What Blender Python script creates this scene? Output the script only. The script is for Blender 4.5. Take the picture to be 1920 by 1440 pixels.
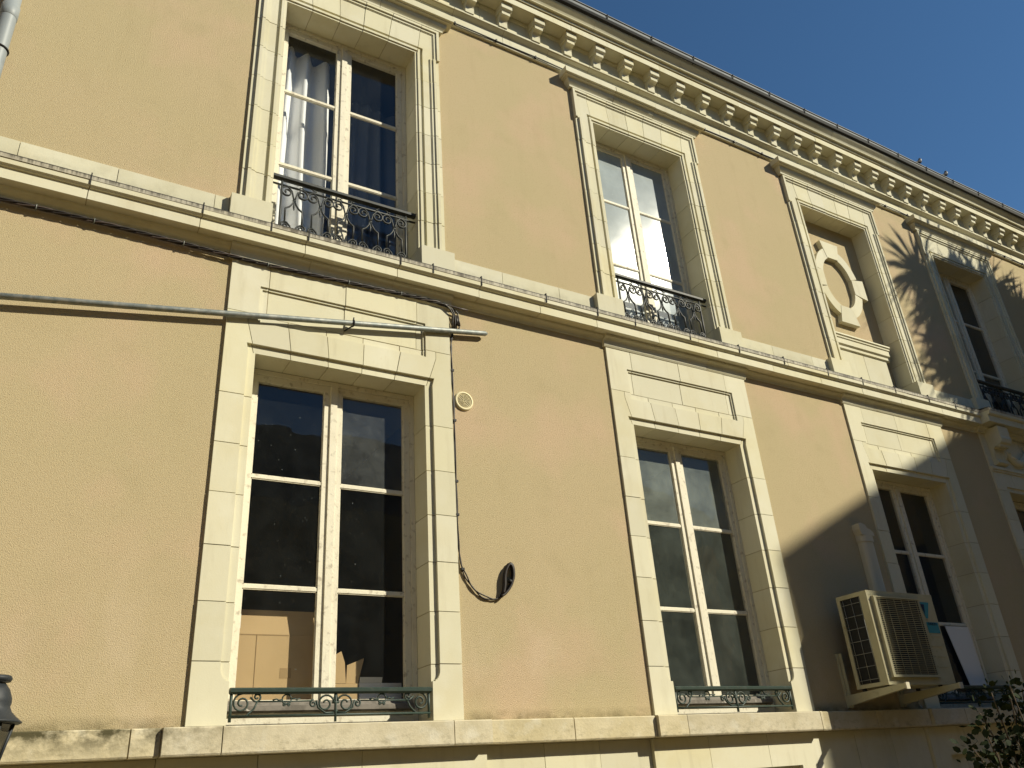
import bpy, bmesh, math, random
from mathutils import Vector, Matrix
random.seed(7)
S = bpy.context.scene
COL = S.collection
for o in list(bpy.data.objects): bpy.data.objects.remove(o)

# ------------------------------------------------------------------ camera, sky, sun, exposure
yaw, pitch, roll = .5586, .4611, -.0747
fw = Vector((math.sin(yaw)*math.cos(pitch), math.cos(yaw)*math.cos(pitch), math.sin(pitch)))
r0 = Vector((math.cos(yaw), -math.sin(yaw), 0)); u0 = r0.cross(fw)
rt = r0*math.cos(roll)+u0*math.sin(roll); up = -r0*math.sin(roll)+u0*math.cos(roll)
cd = bpy.data.cameras.new('camera'); cam = bpy.data.objects.new('camera', cd); COL.objects.link(cam)
m = Matrix.Identity(4)
for i in range(3):
    m[i][0], m[i][1], m[i][2] = rt[i], up[i], -fw[i]
m[0][3], m[1][3], m[2][3] = -1.7322, -5.0, -.4355
cam.matrix_world = m
cd.sensor_width = 36; cd.sensor_fit = 'HORIZONTAL'; cd.lens = 1542.5/1920*36
cd.clip_start = .05; cd.clip_end = 500
S.camera = cam

SUN = Vector((-1.0, 1.0, -.95)).normalized()          # direction the light travels
elev = math.asin(-SUN.z)
az = math.atan2(-SUN.x, -SUN.y)                        # compass-like: 0 = +Y, clockwise to +X
w = bpy.data.worlds.new('World'); S.world = w; w.use_nodes = True
nt = w.node_tree; nt.nodes.clear()
sk = nt.nodes.new('ShaderNodeTexSky'); sk.sky_type = 'NISHITA'; sk.sun_disc = False
sk.sun_elevation = elev; sk.sun_rotation = az
sk.air_density = 1.0; sk.dust_density = 0.0; sk.ozone_density = 6.0; sk.altitude = 50
bg = nt.nodes.new('ShaderNodeBackground'); bg.inputs[1].default_value = .075
ow = nt.nodes.new('ShaderNodeOutputWorld')
hs = nt.nodes.new('ShaderNodeHueSaturation'); hs.inputs['Saturation'].default_value = 1.06; hs.inputs['Hue'].default_value = .494
nt.links.new(sk.outputs[0], hs.inputs['Color']); nt.links.new(hs.outputs[0], bg.inputs[0]); nt.links.new(bg.outputs[0], ow.inputs[0])
sd = bpy.data.lights.new('sun', 'SUN'); sd.energy = 5.0; sd.angle = math.radians(.65); sd.color = (1.0, .935, .75)
so = bpy.data.objects.new('sun', sd); COL.objects.link(so)
so.rotation_euler = SUN.to_track_quat('-Z', 'Y').to_euler(); so.location = (10, -12, 14)
S.view_settings.view_transform = 'Standard'; S.view_settings.look = 'None'
S.view_settings.exposure = 0.35; S.view_settings.gamma = 1; S.view_settings.use_curve_mapping = False
S.render.engine = 'CYCLES'
GROUND = -2.05

# ------------------------------------------------------------------ materials
def mat(name, base, rough=.8, var=None, vs=2.0, bump=0, bs=60, bd=.004, objvar=0, metal=0, spec=.3, extra=None):
    M = bpy.data.materials.new(name); M.use_nodes = True
    t = M.node_tree; n = t.nodes; L = t.links
    b = n['Principled BSDF']; b.inputs['Roughness'].default_value = rough; b.inputs['Metallic'].default_value = metal
    b.inputs['Specular IOR Level'].default_value = spec
    geo = n.new('ShaderNodeNewGeometry')
    col = None
    rgb = n.new('ShaderNodeRGB'); rgb.outputs[0].default_value = (*base, 1); col = rgb.outputs[0]
    if var:
        for (c2, sc, lo, hi, fac) in var:
            no = n.new('ShaderNodeTexNoise'); no.inputs['Scale'].default_value = sc; no.inputs['Detail'].default_value = 5
            L.new(geo.outputs['Position'], no.inputs['Vector'])
            r = n.new('ShaderNodeMapRange'); r.inputs[1].default_value = lo; r.inputs[2].default_value = hi
            r.inputs[3].default_value = 0; r.inputs[4].default_value = fac
            L.new(no.outputs['Fac'], r.inputs[0])
            mx = n.new('ShaderNodeMix'); mx.data_type = 'RGBA'
            L.new(r.outputs[0], mx.inputs['Factor']); L.new(col, mx.inputs['A']); mx.inputs['B'].default_value = (*c2, 1)
            col = mx.outputs['Result']
    if objvar:
        oi = n.new('ShaderNodeObjectInfo')
        r = n.new('ShaderNodeMapRange'); r.inputs[3].default_value = 1-objvar; r.inputs[4].default_value = 1+objvar*.6
        L.new(oi.outputs['Random'], r.inputs[0])
        h = n.new('ShaderNodeHueSaturation'); L.new(r.outputs[0], h.inputs['Value']); L.new(col, h.inputs['Color'])
        ms = n.new('ShaderNodeMath'); ms.operation = 'MULTIPLY'; ms.inputs[1].default_value = 7.31
        fr = n.new('ShaderNodeMath'); fr.operation = 'FRACT'
        L.new(oi.outputs['Random'], ms.inputs[0]); L.new(ms.outputs[0], fr.inputs[0])
        r2 = n.new('ShaderNodeMapRange'); r2.inputs[3].default_value = 1-objvar*1.6; r2.inputs[4].default_value = 1+objvar*1.2
        L.new(fr.outputs[0], r2.inputs[0]); L.new(r2.outputs[0], h.inputs['Saturation'])
        col = h.outputs['Color']
    if extra: col = extra(n, L, geo, col)
    L.new(col, b.inputs['Base Color'])
    if bump:
        no = n.new('ShaderNodeTexNoise'); no.inputs['Scale'].default_value = bs; no.inputs['Detail'].default_value = 4
        no.inputs['Roughness'].default_value = .65
        L.new(geo.outputs['Position'], no.inputs['Vector'])
        bp = n.new('ShaderNodeBump'); bp.inputs['Strength'].default_value = bump; bp.inputs['Distance'].default_value = bd
        L.new(no.outputs['Fac'], bp.inputs['Height']); L.new(bp.outputs[0], b.inputs['Normal'])
    return M

def stain(color, sc, stretch, z0, z1, lo, hi, amt, x0=None, x1=None):
    """a patchy deposit that gathers between two heights (moss and soot under an edge)"""
    def f(n, L, geo, col):
        mp = n.new('ShaderNodeMapping'); mp.inputs['Scale'].default_value = stretch
        L.new(geo.outputs['Position'], mp.inputs['Vector'])
        no = n.new('ShaderNodeTexNoise'); no.inputs['Scale'].default_value = sc; no.inputs['Detail'].default_value = 6
        no.inputs['Roughness'].default_value = .68
        L.new(mp.outputs[0], no.inputs['Vector'])
        r = n.new('ShaderNodeMapRange'); r.inputs[1].default_value = lo; r.inputs[2].default_value = hi; L.new(no.outputs['Fac'], r.inputs[0])
        sp = n.new('ShaderNodeSeparateXYZ'); L.new(geo.outputs['Position'], sp.inputs[0])
        g = n.new('ShaderNodeMapRange'); g.inputs[1].default_value = z0; g.inputs[2].default_value = z1; L.new(sp.outputs['Z'], g.inputs[0])
        mu = n.new('ShaderNodeMath'); mu.operation = 'MULTIPLY'; L.new(r.outputs[0], mu.inputs[0]); L.new(g.outputs[0], mu.inputs[1])
        out = mu.outputs[0]
        if x0 is not None:
            g2 = n.new('ShaderNodeMapRange'); g2.inputs[1].default_value = x0; g2.inputs[2].default_value = x1; g2.inputs[4].default_value = .12
            g2.inputs[3].default_value = 1
            L.new(sp.outputs['X'], g2.inputs[0])
            m2 = n.new('ShaderNodeMath'); m2.operation = 'MULTIPLY'; L.new(out, m2.inputs[0]); L.new(g2.outputs[0], m2.inputs[1]); out = m2.outputs[0]
        m3 = n.new('ShaderNodeMath'); m3.operation = 'MULTIPLY'; m3.inputs[1].default_value = amt; L.new(out, m3.inputs[0])
        mx = n.new('ShaderNodeMix'); mx.data_type = 'RGBA'; L.new(m3.outputs[0], mx.inputs['Factor']); L.new(col, mx.inputs['A'])
        mx.inputs['B'].default_value = (*color, 1)
        return mx.outputs['Result']
    return f
def chain(*fs):
    def f(n, L, geo, col):
        for g in fs: col = g(n, L, geo, col)
        return col
    return f

RENDER = mat('rough_render', (.48, .39, .238), .95, [((.462, .385, .228), .8, .42, .60, .8), ((.53, .396, .262), 1.25, .5, .66, .8), ((.40, .33, .19), 3.4, .56, .74, .35), ((.36, .265, .15), 85, .54, .74, .6), ((.60, .50, .34), 120, .60, .75, .5)],
             bump=.8, bs=165, bd=.007, spec=.1,
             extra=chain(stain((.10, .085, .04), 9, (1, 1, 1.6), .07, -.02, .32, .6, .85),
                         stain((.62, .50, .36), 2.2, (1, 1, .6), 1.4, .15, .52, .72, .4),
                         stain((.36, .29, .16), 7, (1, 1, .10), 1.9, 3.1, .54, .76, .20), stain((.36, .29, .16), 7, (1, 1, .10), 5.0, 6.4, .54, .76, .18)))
STONE = mat('limestone', (.62, .585, .43), .85, [((.57, .51, .32), 2.2, .5, .72, .55), ((.66, .63, .49), 5, .52, .75, .6), ((.5, .42, .24), 45, .6, .8, .22)],
            bump=.16, bs=120, bd=.003, objvar=.075, spec=.15,
            extra=stain((.40, .35, .23), 9, (1, 1, .14), -9, -8, .54, .76, .38))
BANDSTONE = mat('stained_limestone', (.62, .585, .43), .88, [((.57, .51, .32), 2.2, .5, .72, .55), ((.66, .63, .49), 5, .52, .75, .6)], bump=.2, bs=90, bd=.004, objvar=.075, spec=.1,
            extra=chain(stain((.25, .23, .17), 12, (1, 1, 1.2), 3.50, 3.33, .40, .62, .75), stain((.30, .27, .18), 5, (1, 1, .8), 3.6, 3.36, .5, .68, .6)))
OLDSTONE = mat('weathered_limestone', (.60, .53, .37), .9, [((.5, .43, .27), 5, .42, .66, .7), ((.66, .62, .5), 8, .55, .72, .6), ((.3, .25, .15), 22, .62, .8, .45)],
               bump=.35, bs=60, bd=.006, objvar=.08, spec=.1,
               extra=chain(stain((.085, .075, .04), 7, (1, 1, 1.3), -.16, -.03, .36, .56, 1.0, -1.2, -.4),
                           stain((.14, .12, .07), 16, (1, 1, 2), -.02, -.15, .5, .68, .5)))
MORTAR = mat('lime_mortar', (.36, .29, .165), .95, bump=.2, bs=150, bd=.003)
ZINC = mat('weathered_zinc_flashing', (.44, .40, .31), .7, [((.12, .10, .07), 9, .52, .66, .9), ((.5, .46, .36), 4, .5, .7, .5)], objvar=.05,
           extra=chain(stain((.05, .043, .03), 1, (45, 1, .5), 3.270, 3.318, .42, .58, .9), stain((.03, .026, .02), 3, (1, 1, 1), 3.311, 3.318, .25, .4, .95)))
GUTTER = mat('grey_zinc', (.22, .23, .235), .75, [((.13, .14, .15), 6, .45, .7, .6)], metal=0)
BLACK = mat('blackened_lead', (.03, .03, .03), .8)
PIPE = mat('zinc_downpipe', (.25, .275, .285), .5, [((.17, .19, .2), 5, .45, .65, .6)], spec=.35)
GALV = mat('galvanised_steel', (.20, .22, .21), .55, [((.33, .33, .3), 22, .45, .65, .8), ((.09, .1, .09), 30, .55, .75, .7)], metal=.35, spec=.4)
PAINT = mat('old_white_paint', (.70, .655, .52), .6, [((.62, .55, .42), 6, .5, .7, .5), ((.34, .29, .22), 24, .58, .70, .65)], bump=.35, bs=60, bd=.005,
            extra=stain((.26, .22, .16), 22, (2.2, 1, .5), -9, -8, .60, .70, .4))
GREYWOOD = mat('weathered_sill_board', (.19, .17, .145), .9, [((.1, .09, .075), 20, .45, .65, .7), ((.6, .56, .5), 16, .64, .70, .8)], bump=.3, bs=80, bd=.004)
IRON = mat('dark_green_iron', (.025, .045, .036), .5, [((.055, .07, .06), 25, .5, .7, .6), ((.10, .06, .035), 40, .66, .76, .6)], spec=.45)
IRONB = mat('dull_black_iron', (.028, .032, .03), .55, [((.07, .075, .07), 30, .5, .7, .5)], spec=.45)
CABLE = mat('dark_rubber_cable', (.022, .016, .013), .5, spec=.4)
CABLEG = mat('brown_sheathed_cable', (.07, .05, .042), .45, spec=.4)
ACW = mat('cream_enamel', (.47, .43, .27), .5, [((.36, .31, .18), 6, .5, .75, .6), ((.2, .16, .09), 14, .64, .76, .5)], spec=.35)
ACD = mat('black_fins', (.012, .012, .012), .6)
ACG = mat('grey_wire', (.28, .28, .25), .5)
TEAL = mat('teal_print', (.05, .25, .30), .6)
NAVY = mat('navy_print', (.012, .02, .06), .5)
PLASTIC = mat('white_plastic', (.56, .51, .38), .5, spec=.35)
VENTW = mat('cream_plastic', (.70, .62, .38), .5, spec=.35)
VENTD = mat('brown_duct', (.15, .10, .05), .9)
CARD = mat('brown_cardboard', (.47, .33, .17), .85, [((.42, .29, .14), 4, .45, .7, .6)], bump=.1, bs=40)
CARDW = mat('white_board', (.74, .74, .72), .7)
TAPE = mat('cardboard_crease', (.33, .225, .11), .9)
CURTAIN = mat('white_curtain_cloth', (.80, .80, .80), .9)
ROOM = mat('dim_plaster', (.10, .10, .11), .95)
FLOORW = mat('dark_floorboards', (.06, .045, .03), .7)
BOUNCECUT = mat('bounce_cut_ground', (.05, .035, .02), .95, [((.09, .07, .035), 14, .5, .7, .7)], bump=.5, bs=30, bd=.03)  # dark ground colour that weakens bounce at the wall foot
GRAVEL = mat('ochre_courtyard_gravel', (.50, .36, .16), .95, [((.42, .30, .13), 3, .4, .7, .7)], bump=.5, bs=40, bd=.02)
HOUSE2 = mat('ochre_render', (.50, .38, .20), .9, [((.42, .32, .17), 1.2, .45, .7, .6)], bump=.2)
SLATE = mat('dark_slate', (.045, .048, .055), .6, [((.07, .07, .075), 4, .5, .7, .6)])
LEAF = mat('dark_green_leaf', (.016, .024, .009), .7, [((.03, .042, .014), 4, .5, .7, .8)], spec=.1)
PALML = mat('spiky_green_leaf', (.05, .08, .03), .5)
BARK = mat('grey_bark', (.12, .09, .06), .9, bump=.4, bs=30)
LAMPI = mat('black_painted_steel', (.022, .026, .03), .55, [((.04, .044, .048), 12, .5, .75, .6)], spec=.3)
LAMPG = mat('smoked_lamp_glass', (.05, .045, .03), .15, spec=.6)
BIRDD = mat('dark_feathers', (.03, .03, .035), .8)
BIRDW = mat('pale_feathers', (.55, .55, .55), .8)

def glass(name, dust, dcol=(.55, .6, .6), sc=6, con=1.0, rough=.015, refl=1.0, tint=(.97, .98, .98)):
    M = bpy.data.materials.new(name); M.use_nodes = True
    t = M.node_tree; n = t.nodes; L = t.links; n.clear()
    out = n.new('ShaderNodeOutputMaterial')
    tr = n.new('ShaderNodeBsdfTransparent'); tr.inputs[0].default_value = (*tint, 1)
    gl = n.new('ShaderNodeBsdfGlossy'); gl.inputs['Roughness'].default_value = rough
    lw = n.new('ShaderNodeLayerWeight'); lw.inputs[0].default_value = .5
    pw = n.new('ShaderNodeMath'); pw.operation = 'POWER'; pw.inputs[1].default_value = 4.0; L.new(lw.outputs['Facing'], pw.inputs[0])
    fr = n.new('ShaderNodeMath'); fr.operation = 'MULTIPLY_ADD'; fr.inputs[1].default_value = .9; fr.inputs[2].default_value = .055*refl; L.new(pw.outputs[0], fr.inputs[0])
    geo = n.new('ShaderNodeNewGeometry')
    wob = n.new('ShaderNodeTexNoise'); wob.inputs['Scale'].default_value = 2.2; L.new(geo.outputs['Position'], wob.inputs['Vector'])
    bp = n.new('ShaderNodeBump'); bp.inputs['Strength'].default_value = .12; bp.inputs['Distance'].default_value = .02
    L.new(wob.outputs['Fac'], bp.inputs['Height']); L.new(bp.outputs[0], gl.inputs['Normal'])
    m1 = n.new('ShaderNodeMixShader'); L.new(fr.outputs[0], m1.inputs[0]); L.new(tr.outputs[0], m1.inputs[1]); L.new(gl.outputs[0], m1.inputs[2])
    df = n.new('ShaderNodeBsdfDiffuse'); df.inputs[0].default_value = (*dcol, 1)
    no = n.new('ShaderNodeTexNoise'); no.inputs['Scale'].default_value = sc; no.inputs['Detail'].default_value = 6; no.inputs['Roughness'].default_value = .7
    L.new(geo.outputs['Position'], no.inputs['Vector'])
    r = n.new('ShaderNodeMapRange'); r.inputs[1].default_value = .3; r.inputs[2].default_value = .72
    r.inputs[3].default_value = dust*(1-.55*con); r.inputs[4].default_value = dust*(1+.5*con)
    L.new(no.outputs['Fac'], r.inputs[0])
    # specks
    n2 = n.new('ShaderNodeTexNoise'); n2.inputs['Scale'].default_value = 70; n2.inputs['Detail'].default_value = 2
    L.new(geo.outputs['Position'], n2.inputs['Vector'])
    r2 = n.new('ShaderNodeMapRange'); r2.inputs[1].default_value = .73; r2.inputs[2].default_value = .78; r2.inputs[4].default_value = .35
    L.new(n2.outputs['Fac'], r2.inputs[0])
    ad = n.new('ShaderNodeMath'); ad.operation = 'ADD'; ad.use_clamp = True; L.new(r.outputs[0], ad.inputs[0]); L.new(r2.outputs[0], ad.inputs[1])
    m2 = n.new('ShaderNodeMixShader'); L.new(ad.outputs[0], m2.inputs[0]); L.new(m1.outputs[0], m2.inputs[1]); L.new(df.outputs[0], m2.inputs[2])
    L.new(m2.outputs[0], out.inputs[0])
    return M
G_CLEAR = glass('window_glass', .012)
G_FILM = glass('dusty_window_glass', .30, (.40, .45, .41), sc=3, con=.8)
G_FILM2 = glass('filmed_window_glass', .10, (.36, .42, .37), sc=3)
G_FILM3 = glass('hazy_window_glass', .09, (.5, .54, .55), sc=4)
G_DUST = glass('whitened_window_glass', .50, (.60, .68, .70), sc=2, con=.35, rough=.085, refl=1.0)
G_DARK = glass('old_window_glass', .02)

# ------------------------------------------------------------------ mesh helpers
def link(name, bm, mats, parent=None, label=None, cat=None, group=None, kind=None, smooth=False):
    me = bpy.data.meshes.new(name); bm.to_mesh(me); bm.free()
    if not isinstance(mats, (list, tuple)): mats = [mats]
    for q in mats: me.materials.append(q)
    if smooth:
        for p in me.polygons: p.use_smooth = True
    o = bpy.data.objects.new(name, me); COL.objects.link(o)
    if parent: o.parent = parent; o.matrix_parent_inverse = Matrix.Translation(-Vector(parent_loc(parent)))
    tag(o, label, cat, group, kind)
    return o
def parent_loc(p):
    v = Vector(p.location)
    q = p.parent
    # parts keep their local origin at world zero, only the thing's own empty is moved
    return v
def tag(o, label=None, cat=None, group=None, kind=None):
    if label: o['label'] = label
    if cat: o['category'] = cat
    if group: o['group'] = group
    if kind: o['kind'] = kind
def empty(name, loc, label, cat, group=None):
    o = bpy.data.objects.new(name, None); COL.objects.link(o); o.location = loc; o.empty_display_size = .2
    tag(o, label, cat, group); return o
def quad(bm, a, b, c, d, mi=0):
    f = bm.faces.new([bm.verts.new(p) for p in (a, b, c, d)]); f.material_index = mi; return f
def box(bm, x0, x1, y0, y1, z0, z1, mi=0):
    v = [bm.verts.new(p) for p in ((x0, y0, z0), (x1, y0, z0), (x1, y1, z0), (x0, y1, z0), (x0, y0, z1), (x1, y0, z1), (x1, y1, z1), (x0, y1, z1))]
    for i in ((0, 1, 5, 4), (1, 2, 6, 5), (2, 3, 7, 6), (3, 0, 4, 7), (4, 5, 6, 7), (3, 2, 1, 0)):
        f = bm.faces.new([v[k] for k in i]); f.material_index = mi
def prism_x(bm, prof, x0, x1, mi=0):
    """profile of (y, z) points run along x, capped"""
    a = [bm.verts.new((x0, y, z)) for y, z in prof]; b = [bm.verts.new((x1, y, z)) for y, z in prof]
    n = len(prof)
    for i in range(n):
        f = bm.faces.new((a[i], a[(i+1) % n], b[(i+1) % n], b[i])); f.material_index = mi
    bm.faces.new(a[::-1]).material_index = mi; bm.faces.new(b).material_index = mi
def prism_y(bm, poly, y0, y1, mi=0):
    """outline of (x, z) points run along y, capped"""
    a = [bm.verts.new((x, y0, z)) for x, z in poly]; b = [bm.verts.new((x, y1, z)) for x, z in poly]
    n = len(poly)
    for i in range(n):
        f = bm.faces.new((a[i], a[(i+1) % n], b[(i+1) % n], b[i])); f.material_index = mi
    bm.faces.new(a[::-1]).material_index = mi; bm.faces.new(b).material_index = mi
def tube(bm, pts, r, n=6, mi=0, closed=False, flat=1.0):
    pts = [Vector(p) for p in pts]; rings = []
    N = len(pts)
    for i, p in enumerate(pts):
        if closed: d = pts[(i+1) % N]-pts[i-1]
        else: d = pts[min(i+1, N-1)]-pts[max(i-1, 0)]
        if d.length < 1e-9: d = Vector((0, 0, 1))
        d.normalize()
        a = d.cross(Vector((0, 1, 0)))
        if a.length < 1e-3: a = d.cross(Vector((0, 0, 1)))
        a.normalize(); b = d.cross(a)
        rr = r[i] if isinstance(r, (list, tuple)) else r
        rings.append([bm.verts.new(p+(a*math.cos(t)+b*math.sin(t)*flat)*rr) for t in [2*math.pi*k/n for k in range(n)]])
    for i in range(N if closed else N-1):
        A, B = rings[i], rings[(i+1) % N]
        for k in range(n):
            f = bm.faces.new((A[k], A[(k+1) % n], B[(k+1) % n], B[k])); f.material_index = mi; f.smooth = True
    if not closed:
        bm.faces.new(rings[0][::-1]).material_index = mi; bm.faces.new(rings[-1]).material_index = mi
def lathe(bm, prof, c, n=24, mi=0, axis='z', smooth=True):
    rings = []
    for r, h in prof:
        ring = []
        for k in range(n):
            t = 2*math.pi*k/n
            p = (r*math.cos(t), r*math.sin(t), h) if axis == 'z' else (r*math.cos(t), h, r*math.sin(t))
            ring.append(bm.verts.new(Vector(c)+Vector(p)))
        rings.append(ring)
    for A, B in zip(rings, rings[1:]):
        for k in range(n):
            f = bm.faces.new((A[k], A[(k+1) % n], B[(k+1) % n], B[k])); f.material_index = mi; f.smooth = smooth
def mosaic(bm, xs, zs, dep, back, warp=None, off=0.0, mi=0):
    """stepped stone face: every cell of the grid has its own depth, with real side walls between depths"""
    W = warp or (lambda x, z: x)
    def P(x, y, z): return (W(x, z), y, z)
    nx, nz = len(xs)-1, len(zs)-1
    D = [[None]*nz for _ in range(nx)]
    for i in range(nx):
        for j in range(nz):
            xc, zc = (xs[i]+xs[i+1])/2, (zs[j]+zs[j+1])/2
            d = dep(W(xc, zc), zc)
            D[i][j] = None if d is None else d+off
    for i in range(nx):
        for j in range(nz):
            d = D[i][j]
            if d is None: continue
            x0, x1, z0, z1 = xs[i], xs[i+1], zs[j], zs[j+1]
            quad(bm, P(x0, d, z0), P(x1, d, z0), P(x1, d, z1), P(x0, d, z1), mi)
            for (ii, jj, a, b) in ((i+1, j, (x1, z0), (x1, z1)), (i-1, j, (x0, z1), (x0, z0)), (i, j+1, (x1, z1), (x0, z1)), (i, j-1, (x0, z0), (x1, z0))):
                inside = 0 <= ii < nx and 0 <= jj < nz
                e = D[ii][jj] if inside else None
                if inside and e is not None:
                    if e > d+1e-6: quad(bm, P(a[0], d, a[1]), P(a[0], e, a[1]), P(b[0], e, b[1]), P(b[0], d, b[1]), mi)
                else:
                    quad(bm, P(a[0], d, a[1]), P(a[0], back, a[1]), P(b[0], back, b[1]), P(b[0], d, b[1]), mi)
def brk(lo, hi, vals, eps=.002):
    return [lo]+sorted(v for v in set(round(q, 5) for q in vals) if lo+eps < v < hi-eps)+[hi]
def spiral(cx, cz, r0, a0, turns, n=18, r1=.15, y=0):
    pts = []
    for i in range(n+1):
        t = i/n; a = a0+turns*2*math.pi*t; r = r0*(1-t*(1-r1))
        pts.append((cx+r*math.cos(a), y, cz+r*math.sin(a)))
    return pts
def arc(cx, cz, rx, rz, a0, a1, n=10, y=0):
    return [(cx+rx*math.cos(a0+(a1-a0)*i/n), y, cz+rz*math.sin(a0+(a1-a0)*i/n)) for i in range(n+1)]
J = .0026        # half a mortar joint
def jig(s=.0015): return random.uniform(-s, s)

# ------------------------------------------------------------------ ground
bm = bmesh.new(); quad(bm, (-150, -150, GROUND), (150, -150, GROUND), (150, 150, GROUND), (-150, 150, GROUND))
link('ground', bm, GRAVEL, kind='structure')

bm = bmesh.new(); box(bm, -5, 15, -1.9, -.0, GROUND-.05, GROUND+.06); link('bounce_cut_strip', bm, BOUNCECUT, kind='structure')  # unseen dark strip added to cut ground bounce below the ledge

# ------------------------------------------------------------------ the townhouse
H = empty('townhouse', (3, 0, GROUND), 'ochre rendered townhouse with cream stone window surrounds and a bracketed cornice', 'house')
CG = [0.0, 3.223, 6.3585]; CU = [-.003, 3.2235, 6.347, 8.978]; C4 = 8.978
XL, XR = -5.0, 15.0

# rendered wall with its openings
holes = [(c-.78, c+.78, -.03, 3.02) for c in CG]+[(c-.78, c+.78, 3.36, 6.11) for c in CU]+[(C4-.95, C4+.95, -.03, 3.02)]
xs = sorted(set([XL, XR]+[h[0] for h in holes]+[h[1] for h in holes])); zs = sorted(set([-.1, 6.45]+[h[2] for h in holes]+[h[3] for h in holes]))
bm = bmesh.new()
for i in range(len(xs)-1):
    for j in range(len(zs)-1):
        xc, zc = (xs[i]+xs[i+1])/2, (zs[j]+zs[j+1])/2
        if any(h[0] < xc < h[1] and h[2] < zc < h[3] for h in holes): continue
        quad(bm, (xs[i], 0, zs[j]), (xs[i+1], 0, zs[j]), (xs[i+1], 0, zs[j+1]), (xs[i], 0, zs[j+1]))
quad(bm, (XL, 0, GROUND), (XL, 9, GROUND), (XL, 9, 6.9), (XL, 0, 6.9)); quad(bm, (XR, 0, GROUND), (XR, 9, GROUND), (XR, 9, 6.9), (XR, 0, 6.9))
quad(bm, (XL, 9, GROUND), (XR, 9, GROUND), (XR, 9, 6.9), (XL, 9, 6.9))
link('rendered_wall', bm, RENDER, H)
bm = bmesh.new()
prism_x(bm, [(-.30, 7.06), (4.5, 9.6), (9.2, 7.0), (9.2, 6.94), (-.30, 6.98)], XL-.1, XR+.1)
link('slate_roof', bm, SLATE, H)

# ---- ground-floor window surrounds
gw, gch, gi = .8383, .6808, .6265
GF, GR = -.02, .212
gj = [.0, .34, .672, 1.003, 1.333, 1.660, 2.008]
XB = [-.64, -.385, -.117, .131, .382, .64]; XT = [-.70, -.418, -.14, .137, .425, .715]
def interp(x, A, B):
    if x <= A[0]: return B[0]*max(0, (gw-abs(x))/(gw-abs(A[0])))
    if x >= A[-1]: return B[-1]*max(0, (gw-abs(x))/(gw-abs(A[-1])))
    for i in range(len(A)-1):
        if A[i] <= x <= A[i+1]: return B[i]+(B[i+1]-B[i])*(x-A[i])/(A[i+1]-A[i])
def gdep(x, z):
    X = abs(x)
    if z < 2.337 and X < gi: return None
    if X < gch and .305 < z < 2.397: return .003
    if .235 < z <= .305 and X < gi+(gch-gi)*math.sqrt(max(0, 1-((.305-z)/.07)**2)): return .003
    if X < .632 and 2.569 < z < 2.8635:
        if X > .614 or z > 2.8455 or z < 2.58: return -.008
        return .004
    return GF
def gwarp(x, z):
    if z <= 2.337 : return x
    t = min(z, 2.569)-2.337
    return x+interp(x, XB, [b-a for a, b in zip(XB, XT)])*t/(.232)
STOPZ = [.235, .245, .255, .265, .275, .285, .295]
STOPX = [gi+(gch-gi)*math.sqrt(max(0, 1-((.305-z-.005)/.07)**2)) for z in STOPZ]
GX = STOPX+[-q for q in STOPX]+[-.838, -.6808, -.632, -.614, -.6265, .6265, .614, .632, .6808, .838]
GZ = STOPZ+[.305, 2.337, 2.397, 2.569, 2.58, 2.8455, 2.8635]
g_blocks = None
def ground_surround(c, idx):
    global g_blocks
    if g_blocks is None:
        g_blocks = []
        for s in (-1, 1):
            for k in range(6):
                x0, x1 = (gi, gw) if s > 0 else (-gw, -gi)
                b = bmesh.new(); mosaic(b, brk(x0, x1, GX), brk(gj[k]+J, gj[k+1]-J, GZ), gdep, GR)
                g_blocks.append(b)
            b = bmesh.new(); x0, x1 = (gi, gw) if s > 0 else (-gw, -gi)
            mosaic(b, brk(x0, x1, [s*gch]), [2.008+J, 2.337], gdep, GR); 
            x0, x1 = (.64+J, gw) if s > 0 else (-gw, -.64-J)
            mosaic(b, brk(x0, x1, [s*gch]), brk(2.337, 2.63-J, GZ+[2.45]), gdep, GR, gwarp)
            g_blocks.append(b)
        wx = []
        for v in (-.632, -.614, .614, .632):    # nominal x that lands on the panel edge after the slant
            lo, hi = -.64, .64
            for _ in range(40):
                mid = (lo+hi)/2
                if gwarp(mid, 2.6) < v: lo = mid
                else: hi = mid
            wx.append(lo)
        for i in range(5):
            b = bmesh.new(); mosaic(b, brk(XB[i]+J, XB[i+1]-J, wx), brk(2.337, 2.63-J, GZ), gdep, GR, gwarp); g_blocks.append(b)
        fx = [-gw, -.572, -.011, .561, gw]
        for i in range(4):
            b = bmesh.new(); mosaic(b, brk(fx[i]+J*(i > 0), fx[i+1]-J*(i < 3), GX), brk(2.63+J, 3.11, GZ), gdep, .1); g_blocks.append(b)
        ms = []
        for b in g_blocks:
            me = bpy.data.meshes.new('stone_block'); b.to_mesh(me); b.free(); me.materials.append(STONE); ms.append(me)
        g_blocks = ms
    b = bmesh.new()
    mosaic(b, [-gw+.004, -gi-.005, gi+.005, gw-.004], [.004, 2.342, 3.10], lambda x, z: None if abs(x) < gi and z < 2.34 else .008, GR-.004)
    for v in b.verts: v.co.x += c
    core = link('window_surround', b, MORTAR, H)
    for me in g_blocks:
        o = bpy.data.objects.new('stone_block', me); COL.objects.link(o); o.parent = core
        o.location = (c, jig(.0018), 0)
    return core
for i, c in enumerate(CG): ground_surround(c, i)

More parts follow.
